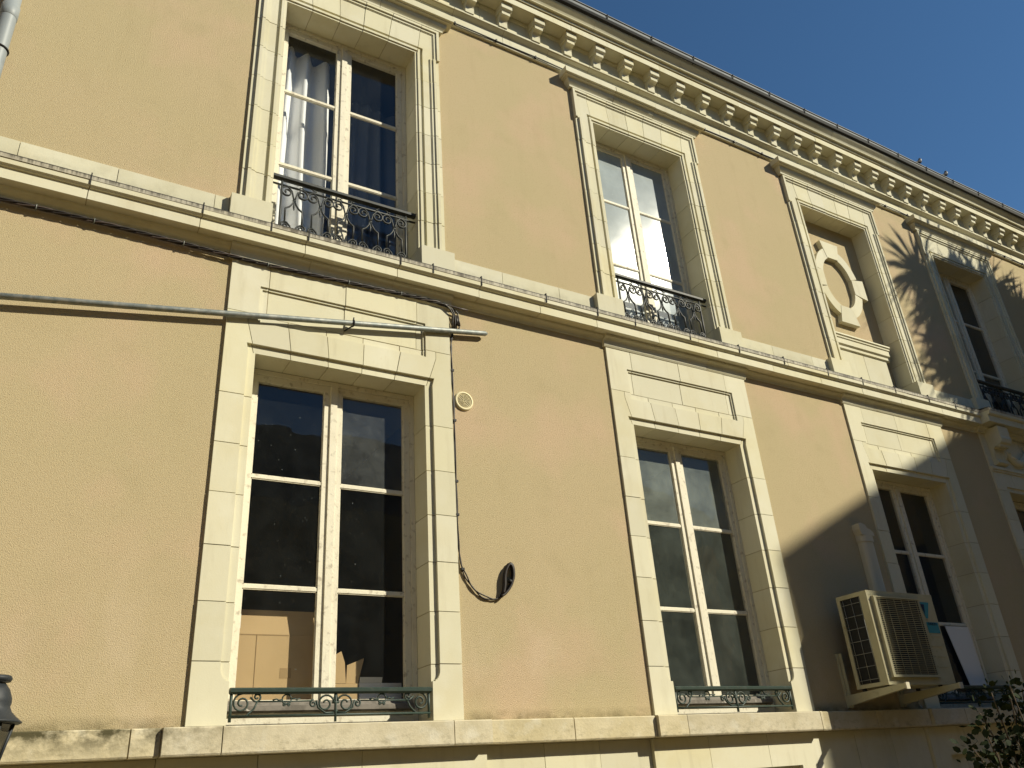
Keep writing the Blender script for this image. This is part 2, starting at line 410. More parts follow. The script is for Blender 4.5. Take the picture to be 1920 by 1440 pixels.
# ---- upper-floor window surrounds with eared architraves
uo, ui, uzi, uzt, uear, uzb = .8324, .5984, 5.805, 6.158, 5.765, 3.575
UR = .222
def udep(x, z):
    X = abs(x)
    if z < uzi:
        if X < ui: return None
        wv = X-ui
    else: wv = max(X-ui, z-uzi)
    if z < uear:
        if X > uo-.036: return -.022
        d = uo-.036-X
    else: d = min(uo+.004-X, uzt-z)
    if wv < .022: return -.006
    if wv < .046: return -.018
    if wv < .072: return .004
    if d < .026: return -.044
    if d < .052: return -.031
    if d < .060: return -.024
    return -.018
UX = []
for q in (ui+.022, ui+.046, ui+.072, uo-.036, uo-.062, uo-.088, uo-.096, uo-.022, uo-.048, uo-.056): UX += [q, -q]
UZ = [uear, uzi, uzi+.022, uzi+.046, uzi+.072, uzt-.026, uzt-.052, uzt-.060]
uj = [3.575, 3.855, 4.165, 4.49, 4.815, 5.142, 5.466]
ub = [-.62, -.375, -.128, .087, .328, .62]; ut = [-.66, -.40, -.138, .108, .372, .66]
def uwarp(x, z):
    if z < uzi: return x
    t = (z-uzi)/(uzt-uzi)
    A, B = ub, [b-a for a, b in zip(ub, ut)]
    if abs(x) > .62: return x+math.copysign(.04, x)*max(0, (uo-.1-abs(x))/(uo-.1-.62))*t
    for i in range(5):
        if A[i] <= x <= A[i+1]: return x+(B[i]+(B[i+1]-B[i])*(x-A[i])/(A[i+1]-A[i]))*t
    return x
hood_prof = [(.03, 6.152), (.048, 6.160), (.050, 6.180), (.058, 6.190), (.072, 6.205), (.080, 6.226), (.082, 6.248), (.112, 6.252), (.116, 6.262), (.135, 6.264), (.136, 6.332), (.03, 6.358)]
u_blocks = None
def hood_piece(b, xa, xb, grow=0.0):
    rings = []
    cols = []
    if xa is None: cols += ['A', 'B']
    else: cols.append(xa)
    if xb is None: cols += ['C', 'D']
    else: cols.append(xb)
    a = uo-.006
    for p, z in hood_prof:
        p = max(p-grow, 0) ; ring = []
        for cc in cols:
            if cc == 'A': q = (-a-p, .0, z)
            elif cc == 'B': q = (-a-p, -p, z)
            elif cc == 'C': q = (a+p, -p, z)
            elif cc == 'D': q = (a+p, .0, z)
            else: q = (cc, -p, z)
            ring.append(b.verts.new(q))
        rings.append(ring)
    n = len(cols)
    for A, B in zip(rings, rings[1:]):
        for k in range(n-1): b.faces.new((A[k], A[k+1], B[k+1], B[k]))
    if xa is not None:                         # joint faces
        vs = [r[0] for r in rings]; bk = [b.verts.new((xa, 0.0, rings[0][0].co.z)), b.verts.new((xa, 0.0, rings[-1][0].co.z))]
        b.faces.new(vs+[bk[1], bk[0]])
    if xb is not None:
        vs = [r[-1] for r in rings]; bk = [b.verts.new((xb, 0.0, rings[0][0].co.z)), b.verts.new((xb, 0.0, rings[-1][0].co.z))]
        b.faces.new([bk[0], bk[1]]+vs[::-1])
def upper_surround(c, niche=False):
    global u_blocks
    if u_blocks is None:
        bs = []
        for s in (-1, 1):
            x0, x1 = (ui, uo) if s > 0 else (-uo, -ui)
            for k in range(6):
                b = bmesh.new(); mosaic(b, brk(x0, x1, UX), brk(uj[k]+J, uj[k+1]-J, UZ), udep, UR); bs.append((b, STONE))
            b = bmesh.new(); mosaic(b, brk(x0, x1, UX), [uj[6]+J, uear], udep, UR)
            x0, x1 = (.62+J, uo+.004) if s > 0 else (-uo-.004, -.62-J)
            mosaic(b, brk(x0, x1, UX), brk(uzi, uzt, UZ), udep, UR, uwarp)
            x0, x1 = (ui, uo+.004) if s > 0 else (-uo-.004, -ui)
            mosaic(b, brk(x0, x1, UX), [uear, uzi], udep, UR)
            bs.append((b, STONE))
            b = bmesh.new(); x0, x1 = (ui, .8945) if s > 0 else (-.8945, -ui)
            box(b, x0, x1, -.062, UR, 3.30, 3.575-J*.5); bs.append((b, STONE))
        for i in range(5):
            b = bmesh.new(); mosaic(b, brk(ub[i]+J, ub[i+1]-J, [-.62, .62]), brk(uzi, uzt, UZ), udep, UR, uwarp); bs.append((b, STONE))
        for xa, xb in ((None, -.31-J), (-.31+J, .235-J), (.235+J, None)):
            b = bmesh.new(); hood_piece(b, xa, xb); bs.append((b, STONE))
        u_blocks = []
        for b, mm in bs:
            me = bpy.data.meshes.new('stone_block'); b.to_mesh(me); b.free(); me.materials.append(mm); u_blocks.append(me)
    b = bmesh.new()
    mosaic(b, [-uo+.006, -ui-.005, ui+.005, uo-.006], [3.32, uzi+.005, uzt-.004], lambda x, z: None if abs(x) < ui and z < uzi+.003 else .008, UR-.004)
    hood_piece(b, None, None, .006)
    for v in b.verts: v.co.x += c
    core = link('window_surround', b, MORTAR, H)
    for me in u_blocks:
        o = bpy.data.objects.new('stone_block', me); COL.objects.link(o); o.parent = core; o.location = (c, jig(.0018), 0)
    return core
upper_cores = [upper_surround(c) for c in CU]

# ---- wide central doorway surround at the right edge, with carved brackets and a garland
b = bmesh.new()
def cdep(x, z):
    X = abs(x-C4)
    if X < .746 and z < 2.37: return None
    if X < .80 and z < 2.424: return .0
    if 2.60 < z < 2.66: return -.05 if z > 2.625 else -.035
    return -.02
b4 = bmesh.new()
mosaic(b4, [C4-1.004, C4-.751, C4+.751, C4+1.004], [.004, 2.375, 3.10], lambda x, z: None if abs(x-C4) < .75 and z < 2.374 else .008, .206)
core4 = link('window_surround', b4, MORTAR, H)
zj = [0, .34, .672, 1.003, 1.333, 1.66, 2.008, 2.37]
for s in (-1, 1):
    for k in range(7):
        b = bmesh.new(); x0, x1 = (C4+.746, C4+1.01) if s > 0 else (C4-1.01, C4-.746)
        mosaic(b, brk(x0, x1, [C4+s*.80]), [zj[k]+J, zj[k+1]-J], cdep, .21); link('stone_block', b, STONE, core4)
hx = [C4-1.01, C4-.62, C4-.2, C4+.2, C4+.62, C4+1.01]
for i in range(5):
    b = bmesh.new(); mosaic(b, brk(hx[i]+J, hx[i+1]-J, [C4-.80, C4+.80]), [2.37+J, 2.424, 2.60, 2.625, 2.66, 3.11], cdep, .21); link('stone_block', b, STONE, core4)
for s in (-1, 1):
    xc = C4+s*.80; b = bmesh.new()
    prof = [(-.021, 2.68), (-.06, 2.685), (-.085, 2.705), (-.08, 2.73), (-.06, 2.75), (-.068, 2.82), (-.075, 2.88), (-.10, 2.895), (-.15, 2.90), (-.19, 2.925), (-.205, 2.97), (-.195, 3.01), (-.20, 3.05), (-.20, 3.13), (-.021, 3.13)]
    prism_x(b, prof, xc-.105, xc+.105)
    for k in range(5): tube(b, [(xc-.085+k*.042, -.11, 2.888), (xc-.085+k*.042, -.165, 2.893)], .016, 6)
    link('carved_bracket', b, STONE, core4)
b = bmesh.new()
def swag(x0, x1):
    pts = []; rs = []
    for i in range(13):
        t = i/12; pts.append((x0+(x1-x0)*t, -.045, 2.95-.2*math.sin(math.pi*t)*(1-.25*abs(t-.5)))); rs.append(.018+.030*math.sin(math.pi*t)+.006*(i % 2))
    tube(b, pts, rs, 8)
    for i in range(2, 11): 
        p = pts[i]; lathe(b, [(0, -.02), (.02, -.012), (.02, .008), (0, .02)], (p[0]+jig(.01), p[1]-.035, p[2]+jig(.02)), 6)
swag(C4-.68, C4-.14); swag(C4+.14, C4+.68)
for xx in (C4-.66, C4+.66): tube(b, [(xx, -.04, 2.95), (xx+.01, -.04, 2.84), (xx, -.04, 2.76)], [.02, .035, .012], 7)
prism_x(b, [(-.021, 2.80), (-.07, 2.79), (-.09, 2.84), (-.075, 2.9), (-.09, 2.98), (-.08, 3.04), (-.021, 3.05)], C4-.13, C4+.13)
link('carved_garland', b, STONE, core4)

# ---- string course between the floors
def run_blocks(name, prof, x0, x1, joints, material, parent, gap=J):
    e = [x0]+[j for j in joints if x0 < j < x1]+[x1]
    for a, c in zip(e, e[1:]):
        b = bmesh.new(); dy = jig(.0015); prism_x(b, [(y+dy if y < -.001 else y, z) for y, z in prof], a+gap, c-gap)
        link(name, b, material, parent)
def inset(prof, d, yb=0):
    zl, zh = min(z for _, z in prof), max(z for _, z in prof); k = 1-.009/(zh-zl); zm = (zl+zh)/2
    return [(min(y+d, yb) if y < -.001 else y-.002, zm+(z-zm)*k) for y, z in prof]
BAY0, BAY1 = 7.90, 10.06
band = [(-.012, 3.30), (-.012, 3.553), (.02, 3.553), (.02, 3.30)]
led = [(.0, 3.285), (-.156, 3.285), (-.156, 3.249), (-.150, 3.245), (-.142, 3.236), (-.134, 3.2335), (.0, 3.2335)]
fas = [(.0, 3.2325), (-.127, 3.2325), (-.127, 3.153), (.0, 3.153)]
bed = [(.0, 3.1525), (-.052, 3.1525), (-.050, 3.136), (-.040, 3.128), (-.022, 3.120), (-.012, 3.108), (-.010, 3.088), (.0, 3.088)]
bedg = [(.0, 3.1522)]+[(y-.024, z-.004) for y, z in bed[1:-1]]+[(-.034, 3.062), (-.024, 3.046), (.0, 3.046)]
zin = [(.0, 3.36), (-.150, 3.3235), (-.160, 3.3215), (-.160, 3.286), (-.150, 3.2865), (.0, 3.2865)]
def shift(p, d): return [(y-d if y < -.001 else y, z) for y, z in p]
b = bmesh.new()
prism_x(b, inset(led, .007), XL, XR); prism_x(b, inset(fas, .007), XL, XR); prism_x(b, inset(bed, .006), XL, XR)
string = link('string_course', b, MORTAR, H)
lj = [-4.2, -3.5, -2.7, -1.783, -1.087, -.362, .365, 1.07, 1.68, 2.235, 2.65, 3.4, 3.93, 4.6, 5.35, 5.98, 6.5, 7.2]
fj = [-4.2, -3.4, -2.55, -1.787, -1.094, -.362, .355, 1.065, 1.65, 2.235, 2.93, 3.65, 4.4, 5.1, 5.75, 6.4, 7.15]
run_blocks('stone_block', led, XL, BAY0, lj, STONE, string); run_blocks('stone_block', fas, XL, BAY0, fj, STONE, string)
run_blocks('stone_block', shift(led, .10), BAY0, BAY1, [8.6, 9.3], STONE, string); run_blocks('stone_block', shift(fas, .10), BAY0, BAY1, [8.6, 9.3], STONE, string)
run_blocks('stone_block', led, BAY1, XR, [11, 12, 13, 14], STONE, string); run_blocks('stone_block', fas, BAY1, XR, [11, 12, 13, 14], STONE, string)
e = [XL]
for c in CG:
    run_blocks('stone_block', bed, e[-1], c-.862, [c-.862-.75, c-.862-1.5], STONE, string, .001)
    run_blocks('stone_block', bedg, c-.862, c+.862, [c-.3, c+.35], STONE, string, .0015); e.append(c+.862)
run_blocks('stone_block', bed, e[-1], BAY0+.02, [], STONE, string, .001); run_blocks('stone_block', shift(bed, .04), BAY0+.02, BAY1-.02, [8.7, 9.3], STONE, string, .001)
run_blocks('stone_block', bed, BAY1-.02, XR, [11, 12.5], STONE, string, .001)
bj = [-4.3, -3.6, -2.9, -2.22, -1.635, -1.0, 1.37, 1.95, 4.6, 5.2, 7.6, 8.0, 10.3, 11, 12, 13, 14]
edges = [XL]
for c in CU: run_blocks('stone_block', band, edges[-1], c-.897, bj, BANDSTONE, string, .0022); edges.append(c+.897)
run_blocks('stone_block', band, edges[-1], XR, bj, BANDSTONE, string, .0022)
zj = [-4.5, -3.9, -3.2, -2.5, -1.785, -1.088, -.62, -.35, .372, .647, 1.078, 1.7, 2.235, 2.65, 3.3, 3.93, 4.55, 5.2, 5.75, 6.3, 6.9, 7.4]
run_blocks('zinc_flashing', zin, XL, BAY0, zj, ZINC, string, .0008)
run_blocks('zinc_flashing', shift(zin, .10), BAY0, BAY1, [8.6, 9.3], ZINC, string, .0008); run_blocks('zinc_flashing', zin, BAY1, XR, [11, 12, 13, 14], ZINC, string, .0008)
for x in zj[2:]:
    b = bmesh.new(); box(b, x-.004, x+.004, -.1625, -.08, 3.252, 3.340); link('zinc_seam', b, BLACK, string)

# ---- main cornice
arch = [(.02, 6.362), (-.03, 6.362), (-.03, 6.498), (-.036, 6.500), (-.036, 6.508), (-.044, 6.511), (-.060, 6.521), (-.076, 6.531), (-.084, 6.534), (-.085, 6.5555), (.02, 6.5555)]
frz = [(.02, 6.556), (-.05, 6.556), (-.05, 6.755), (-.058, 6.76), (-.068, 6.778), (-.068, 6.7995), (.02, 6.7995)]
cor = [(.02, 6.80), (-.214, 6.80), (-.214, 6.790), (-.222, 6.790), (-.222, 6.865), (-.212, 6.868), (-.212, 6.876), (-.236, 6.880), (-.236, 6.912), (.02, 6.913)]
crw = [(.02, 6.9135), (-.268, 6.9135), (-.270, 6.925), (-.280, 6.945), (-.302, 6.968), (-.318, 6.985), (-.322, 7.005), (.02, 7.005)]
b = bmesh.new()
for p in (arch, frz, cor, crw): prism_x(b, inset(p, .007), XL, XR)
corn = link('cornice', b, MORTAR, H)
aj = [-4.1, -3.4, -2.7, -2.1, -1.5, -.85, -.2, .4, 1.0, 1.57, 2.11, 2.63, 3.32, 3.95, 4.55, 5.2, 5.9, 6.5, 7.2, 7.9, 8.5, 9.2, 9.9, 10.6, 11.4, 12.2, 13, 14]
run_blocks('stone_block', arch, XL, XR, aj, STONE, corn, .0022)
run_blocks('stone_block', frz, XL, XR, [x+.3 for x in aj[::2]], STONE, corn, .0022)
run_blocks('stone_block', cor, XL, XR, [x+.22 for x in aj[::2]], STONE, corn, .0018)
run_blocks('stone_block', crw, XL, XR, [x+.5 for x in aj[::2]], STONE, corn, .0015)
b = bmesh.new()
body = [(-.040, 6.557), (-.096, 6.557), (-.099, 6.628), (-.106, 6.642), (-.122, 6.656), (-.148, 6.662), (-.165, 6.662), (-.166, 6.703), (-.040, 6.703)]
prism_x(b, body, -.048, .048)
prism_x(b, [(-.040, 6.7035), (-.170, 6.7035), (-.177, 6.714), (-.188, 6.718), (-.193, 6.722), (-.194, 6.7995), (-.040, 6.7995)], -.063, .063)
cme = bpy.data.meshes.new('console'); b.to_mesh(cme); b.free(); cme.materials.append(STONE)
meas = [1.49, 1.886, 2.286, 2.668, 3.057, 3.425, 3.809, 4.202, 4.589, 4.978, 5.378, 5.755, 6.123, 6.52, 6.89, 7.247, 7.60, 7.965, 8.352, 8.738, 9.102, 9.481, 9.842, 10.206, 10.565]
cxs = [x+.06 for x in meas]
while cxs[0] > XL+.5: cxs.insert(0, cxs[0]-.385)
while cxs[-1] < XR-.5: cxs.append(cxs[-1]+.37)
for x in cxs:
    o = bpy.data.objects.new('console', cme); COL.objects.link(o); o.parent = corn; o.location = (x, jig(.002), 0)
# gutter
def sag(x): return .012*math.sin(x*1.15)+.006*math.sin(x*2.7+1)
b = bmesh.new()
gp = [(-.300, 7.010), (-.335, 7.012), (-.352, 7.030), (-.360, 7.052), (-.361, 7.082), (-.371, 7.086), (-.371, 7.096), (-.356, 7.096), (-.345, 7.04), (-.325, 7.022), (-.300, 7.022)]
N = 80; prev = None
for i in range(N+1):
    x = XL+(XR-XL)*i/N; ring = [b.verts.new((x, y, z+sag(x)*.5)) for y, z in gp]
    if prev:
        for k in range(len(gp)):
            b.faces.new((prev[k], prev[(k+1) % len(gp)], ring[(k+1) % len(gp)], ring[k]))
    prev = ring
gut = link('gutter', b, GUTTER, H)
b = bmesh.new(); prev = None
for i in range(N+1):
    x = XL+(XR-XL)*i/N; s = sag(x)*.5
    hh = .018+.030*min(1, max(0, (x-1)/8))
    ring = [b.verts.new((x, y, z)) for y, z in ((-.30, 7.0055), (-.334, 7.0055), (-.352, 7.012+s), (-.3635, 7.012+hh+s), (-.30, 7.06))]
    if prev:
        for k in range(5): b.faces.new((prev[k], prev[(k+1) % 5], ring[(k+1) % 5], ring[k]))
    prev = ring
link('gutter_lining', b, BLACK, gut)
x = XL+.3
while x < XR:
    b = bmesh.new(); s = sag(x)*.5
    tube(b, [(x, -.30, 7.012+s), (x, -.34, 7.012+s), (x, -.366, 7.05+s), (x, -.376, 7.092+s), (x, -.35, 7.104+s)], .006, 5)
    link('gutter_hook', b, BLACK, gut); x += .62

# ---- sill course and base
sill = [(.02, -.005), (-.095, -.008), (-.102, -.014), (-.103, -.140), (-.098, -.149), (.02, -.152)]
b = bmesh.new(); prism_x(b, inset(sill, .008, .02), XL, XR); sc = link('sill_course', b, MORTAR, H)
W0 = [(-.965, .98), (2.315, 4.01), (5.42, 7.35)]
sj = [-4.2, -3.4, -2.5, -1.114, -.663, .712, 1.619, 2.583, 3.98, 4.7, 5.9, 6.9, 7.9, 8.6, 9.4, 10.4, 11.5, 12.6, 13.8]
e = XL
for a, c in W0:
    run_blocks('stone_block', sill, e, a, sj, OLDSTONE, sc, .0035); run_blocks('stone_block', shift(sill, .032), a, c, sj, OLDSTONE, sc, .003); e = c
run_blocks('stone_block', sill, e, XR, sj, OLDSTONE, sc, .0035)
basef = [(.02, -.1525), (-.008, -.1525), (-.008, -.20), (-.008, -1.75), (.02, -1.75)]
b = bmesh.new(); quad(b, (XL, .004, -1.8), (XR, .004, -1.8), (XR, .004, -.15), (XL, .004, -.15)); base = link('base_course', b, MORTAR, H)
def panel_dep(p0, p1):
    def f(x, z):
        if p0 < x < p1 and -1.35 < z < -.385:
            return -.004 if (x < p0+.03 or x > p1-.03 or z > -.415) else .002
        return -.04
    return f
e = XL
for a, c in W0+[(XR, XR)]:
    js = [e+(a-e)*k/3 for k in range(4)] if a-e > .3 else [e, a]
    for u, v in zip(js, js[1:]):
        for z0, z1 in ((-.62, -.153), (-1.1, -.626), (-1.6, -1.106), (-2.05, -1.606)):
            b = bmesh.new(); box(b, u+J*.7, v-J*.7, -.009+jig(.001), .02, z0, z1); link('stone_block', b, STONE, base)
    if a < XR:
        js = [a, a+.52, a+1.12, c]
        dpf = panel_dep(a+.24, c-.24)
        for u, v in zip(js, js[1:]):
            for z0, z1 in ((-.62, -.153), (-1.1, -.626), (-1.6, -1.106), (-2.05, -1.606)):
                b = bmesh.new(); mosaic(b, brk(u+J*.7, v-J*.7, [a+.24, a+.27, c-.24, c-.27]), brk(z0, z1, [-.385, -.415, -1.35]), dpf, .02); link('stone_block', b, STONE, base)
    e = c

# ------------------------------------------------------------------ windows
def window(c, hw, z0, z1, yf, rows, paneMats, sillboard=True, cut=0.0, kick=0.0):
    """two tall casements in a painted frame; rows = heights of the glazing bars"""
    b = bmesh.new(); fw_ = .034
    box(b, c-hw, c-hw+fw_, yf, yf+.07, z0, z1); box(b, c+hw-fw_, c+hw, yf, yf+.07, z0, z1)
    box(b, c-hw+fw_, c+hw-fw_, yf, yf+.07, z1-.036, z1)
    box(b, c-hw+fw_, c+hw-fw_, yf-.004, yf+.07, z0, z0+.055)
    wn = link('window', b, PAINT, H)
    st = .046; mid = .062
    zb = z0+.06; zt = z1-.038
    panes = []
    for s in (-1, 1):
        b = bmesh.new()
        xo = c+s*(hw-fw_-.002); xi = c+s*.004
        xa, xb = min(xo, xi), max(xo, xi)
        lw, rw = (st, mid) if s < 0 else (mid, st)
        box(b, xa, xa+lw, yf+.008, yf+.048, zb, zt); box(b, xb-rw, xb, yf+.008, yf+.048, zb, zt)
        zk = zb+.095+kick
        box(b, xa+lw, xb-rw, yf+.0085, yf+.047, zt-.05, zt); box(b, xa+lw, xb-rw, yf+.0085, yf+.047, zb, zk)
        if kick: box(b, xa+lw+.05, xb-rw-.05, yf+.002, yf+.0085, zb+.07, zk-.05)
        for z in rows: 
            box(b, xa+lw, xb-rw, yf+.013, yf+.044, z-.011, z+.011)
            box(b, xa+lw, xb-rw, yf+.018, yf+.030, z-.018, z+.018)
        # glazing putty bead
        for x in (xa+lw, xb-rw-.007): box(b, x, x+.007, yf+.018, yf+.030, zk, zt-.05)
        link('casement', b, PAINT, wn)
        edges = [zk-.004]+sorted(rows)+[zt-.046]
        for k, (p, q) in enumerate(zip(edges, edges[1:])):
            panes.append((s, k, xa+lw-.004, xb-rw+.004, p, q))
    # meeting bead
    b = bmesh.new(); prism_x(b, [(yf-.006, zb), (yf+.008, zb), (yf+.008, zt), (yf-.006, zt)], c-.024, c+.024); link('meeting_bead', b, PAINT, wn)
    if sillboard:
        b = bmesh.new(); prism_x(b, [(yf-.012, z0+.128), (yf-.030, z0+.120), (yf-.033, z0+.092), (yf-.016, z0+.082), (yf+.008, z0+.082), (yf+.008, z0+.15), (yf-.002, z0+.15)], c-hw+.036, c+hw-.036)
        link('weather_board', b, GREYWOOD, wn)
    for s, k, x0, x1, p, q in panes:
        b = bmesh.new(); y = yf+.024; tilt = jig(.0025)
        quad(b, (x0, y+tilt, p), (x1, y-tilt, p), (x1, y-tilt*.5, q), (x0, y+tilt, q))
        link('pane', b, paneMats(s, k), wn)
    return wn
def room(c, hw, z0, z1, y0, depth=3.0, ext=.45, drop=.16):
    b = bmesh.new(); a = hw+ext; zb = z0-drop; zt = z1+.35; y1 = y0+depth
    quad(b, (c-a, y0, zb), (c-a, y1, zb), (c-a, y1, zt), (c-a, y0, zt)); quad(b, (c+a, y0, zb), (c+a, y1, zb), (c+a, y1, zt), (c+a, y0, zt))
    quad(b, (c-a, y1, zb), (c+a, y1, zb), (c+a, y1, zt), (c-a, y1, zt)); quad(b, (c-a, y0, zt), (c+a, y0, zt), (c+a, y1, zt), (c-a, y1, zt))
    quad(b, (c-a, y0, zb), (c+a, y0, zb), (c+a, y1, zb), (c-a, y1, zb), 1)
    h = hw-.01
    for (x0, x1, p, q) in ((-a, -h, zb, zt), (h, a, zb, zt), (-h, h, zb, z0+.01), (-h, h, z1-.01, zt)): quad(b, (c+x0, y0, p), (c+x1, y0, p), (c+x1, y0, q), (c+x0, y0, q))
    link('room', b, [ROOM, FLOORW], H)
GFY, UFY = .207, .212
GROWS = [.826, 1.55]; UROWS = [4.225, 5.02]
gmats = [lambda s, k: (G_FILM3 if (s > 0 and k == 2) else G_CLEAR), lambda s, k: (G_FILM if k == 2 else G_FILM2), lambda s, k: G_DARK]
for i, c in enumerate(CG):
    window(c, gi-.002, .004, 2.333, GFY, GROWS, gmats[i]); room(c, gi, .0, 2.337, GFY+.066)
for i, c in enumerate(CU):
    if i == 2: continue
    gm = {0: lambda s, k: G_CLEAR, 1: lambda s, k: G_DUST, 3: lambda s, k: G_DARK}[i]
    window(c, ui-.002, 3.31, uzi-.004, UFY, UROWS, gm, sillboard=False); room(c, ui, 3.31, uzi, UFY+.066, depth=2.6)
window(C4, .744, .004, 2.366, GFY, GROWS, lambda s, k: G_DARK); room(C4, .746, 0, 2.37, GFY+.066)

# ---- blind niche with an oval stone frame
cn = CU[2]
b = bmesh.new(); quad(b, (cn-.62, .2, 3.3), (cn+.62, .2, 3.3), (cn+.62, .2, 5.83), (cn-.62, .2, 5.83)); nich = link('blind_niche', b, RENDER, H)
ocx, ocz = cn-.03, 4.90
def oval_piece(a0, a1, ai=.262, bi=.362, ao=.385, bo=.502, key=None):
    b = bmesh.new(); n = 14; inn = []; out = []
    for i in range(n+1):
        a = a0+(a1-a0)*i/n
        inn.append((ocx+ai*math.cos(a), ocz+bi*math.sin(a)))
        if key: out.append((ocx+(ao+key)*math.cos(a)*1.0, ocz+(bo+key)*math.sin(a)))
        else: out.append((ocx+ao*math.cos(a), ocz+bo*math.sin(a)))
    prism_y(b, inn+out[::-1], .142 if not key else .138, .199)
    link('oval_stone', b, STONE, nich)
r = math.radians
kv, kh = 21, 19
def keystone(vert, s):
    b = bmesh.new()
    if vert:
        zi, zo = ocz+s*.352, ocz+s*.590
        prism_y(b, [(ocx-.10, zi), (ocx+.10, zi), (ocx+.165, zo), (ocx-.165, zo)][::int(s)], .138, .199)
    else:
        xi, xo = ocx+s*.255, ocx+s*.475
        prism_y(b, [(xi, ocz-.105), (xo, ocz-.145), (xo, ocz+.145), (xi, ocz+.105)][::int(s)], .138, .199)
    link('keystone', b, STONE, nich)
for v, s in ((True, 1), (True, -1), (False, 1), (False, -1)): keystone(v, s)
for a0, a1 in ((17, 70), (110, 163), (197, 250), (290, 343)): oval_piece(r(a0), r(a1))
# little stone dado in the niche
b = bmesh.new()
prism_x(b, [(.19, 4.082), (.085, 4.082), (.080, 4.06), (.094, 4.048), (.094, 4.03), (.105, 4.02), (.105, 3.955), (.125, 3.94), (.125, 3.905), (.14, 3.895), (.19, 3.895)], cn-.59, cn+.50)
link('dado_moulding', b, STONE, nich)
for x0, x1 in ((-.59, .02), (.026, .44)):
    b = bmesh.new(); box(b, cn+x0, cn+x1, .145, .199, 3.44, 3.8945); link('stone_block', b, STONE, nich)
for x0, x1 in ((-.595, -.05), (-.045, .5)):
    b = bmesh.new(); box(b, cn+x0, cn+x1, .09, .199, 3.30, 3.437); link('stone_block', b, STONE, nich)

# ------------------------------------------------------------------ iron railings
def low_railing(c):
    y = .0
    b = bmesh.new()
    prism_x(b, [(y-.026, .176), (y-.028, .192), (y-.014, .200), (y+.014, .200), (y+.028, .192), (y+.026, .176), (y+.010, .166), (y-.010, .166)], c-.615, c+.615)
    R = link('railing', b, IRON, H)
    def part(name, paths, rad=.0058, flat=1.5):
        b = bmesh.new()
        for p in paths: tube(b, [(c+q[0], y+q[1], q[2]) for q in p], rad, 5, flat=flat)
        return link(name, b, IRON, R)
    part('lower_rail', [[(-.615, 0, .050), (.615, 0, .050)]], .007)
    part('middle_rail', [[(-.455, 0, .126), (-.29, 0, .126), (-.15, 0, .128)]], .0045); part('middle_rail', [[(.14, 0, .128), (.29, 0, .126), (.455, 0, .126)]], .0045)
    for s in (-1, 1):
        a0 = math.pi*.5
        big = spiral(s*.545, .118, .052, a0, -s*1.55, 22, .22)
        tail = arc(s*.545, .118, .085, .085, r(-35) if s < 0 else r(215), r(-95) if s < 0 else r(275), 8)
        part('scroll', [big, [(s*.50, 0, .150), (s*.475, 0, .128), (s*.455, 0, .126)], spiral(s*.462, .150, .024, r(-90), s*-1.2, 14, .2), [(s*.46, 0, .124), (s*.475, 0, .09), (s*.515, 0, .052), (s*.56, 0, .045)]])
        part('scroll', [spiral(s*.06, .112, .053, r(180) if s > 0 else 0, -s*1.45, 22, .25), spiral(s*.135, .112, .022, r(90), -s*1.2, 14, .2), [(s*.118, 0, .13), (s*.105, 0, .09), (s*.06, 0, .06), (s*.012, 0, .062)], [(s*.015, 0, .125), (s*.006, 0, .15), (s*.004, 0, .17)]])
        ring = arc(s*.292, .137, .026, .027, 0, 2*math.pi, 16)
        part('ring', [ring, [(s*.292-.028, 0, .137), (s*.292-.045, 0, .133), (s*.292-.06, 0, .139), (s*.292-.08, 0, .134)], [(s*.292+.028, 0, .137), (s*.292+.045, 0, .141), (s*.292+.06, 0, .135), (s*.292+.08, 0, .141)],
                      spiral(s*.292-.012, .108, .011, 0, 1, 10, .3), spiral(s*.292+.012, .108, .011, math.pi, -1, 10, .3)], .0045)
        part('post', [[(s*.605, 0, .172), (s*.605, 0, .02)]], .009, 1.0)
    part('finial', [[(0, 0, .172), (0, 0, .112), (0, -.004, .07), (0, -.004, .012)], [(-.02, 0, .118), (.02, 0, .118)], [(-.012, 0, .07), (.012, 0, .07)]], .0075)
    return R
for c in CG: low_railing(c)
low_railing(C4)
lyre_me = {}
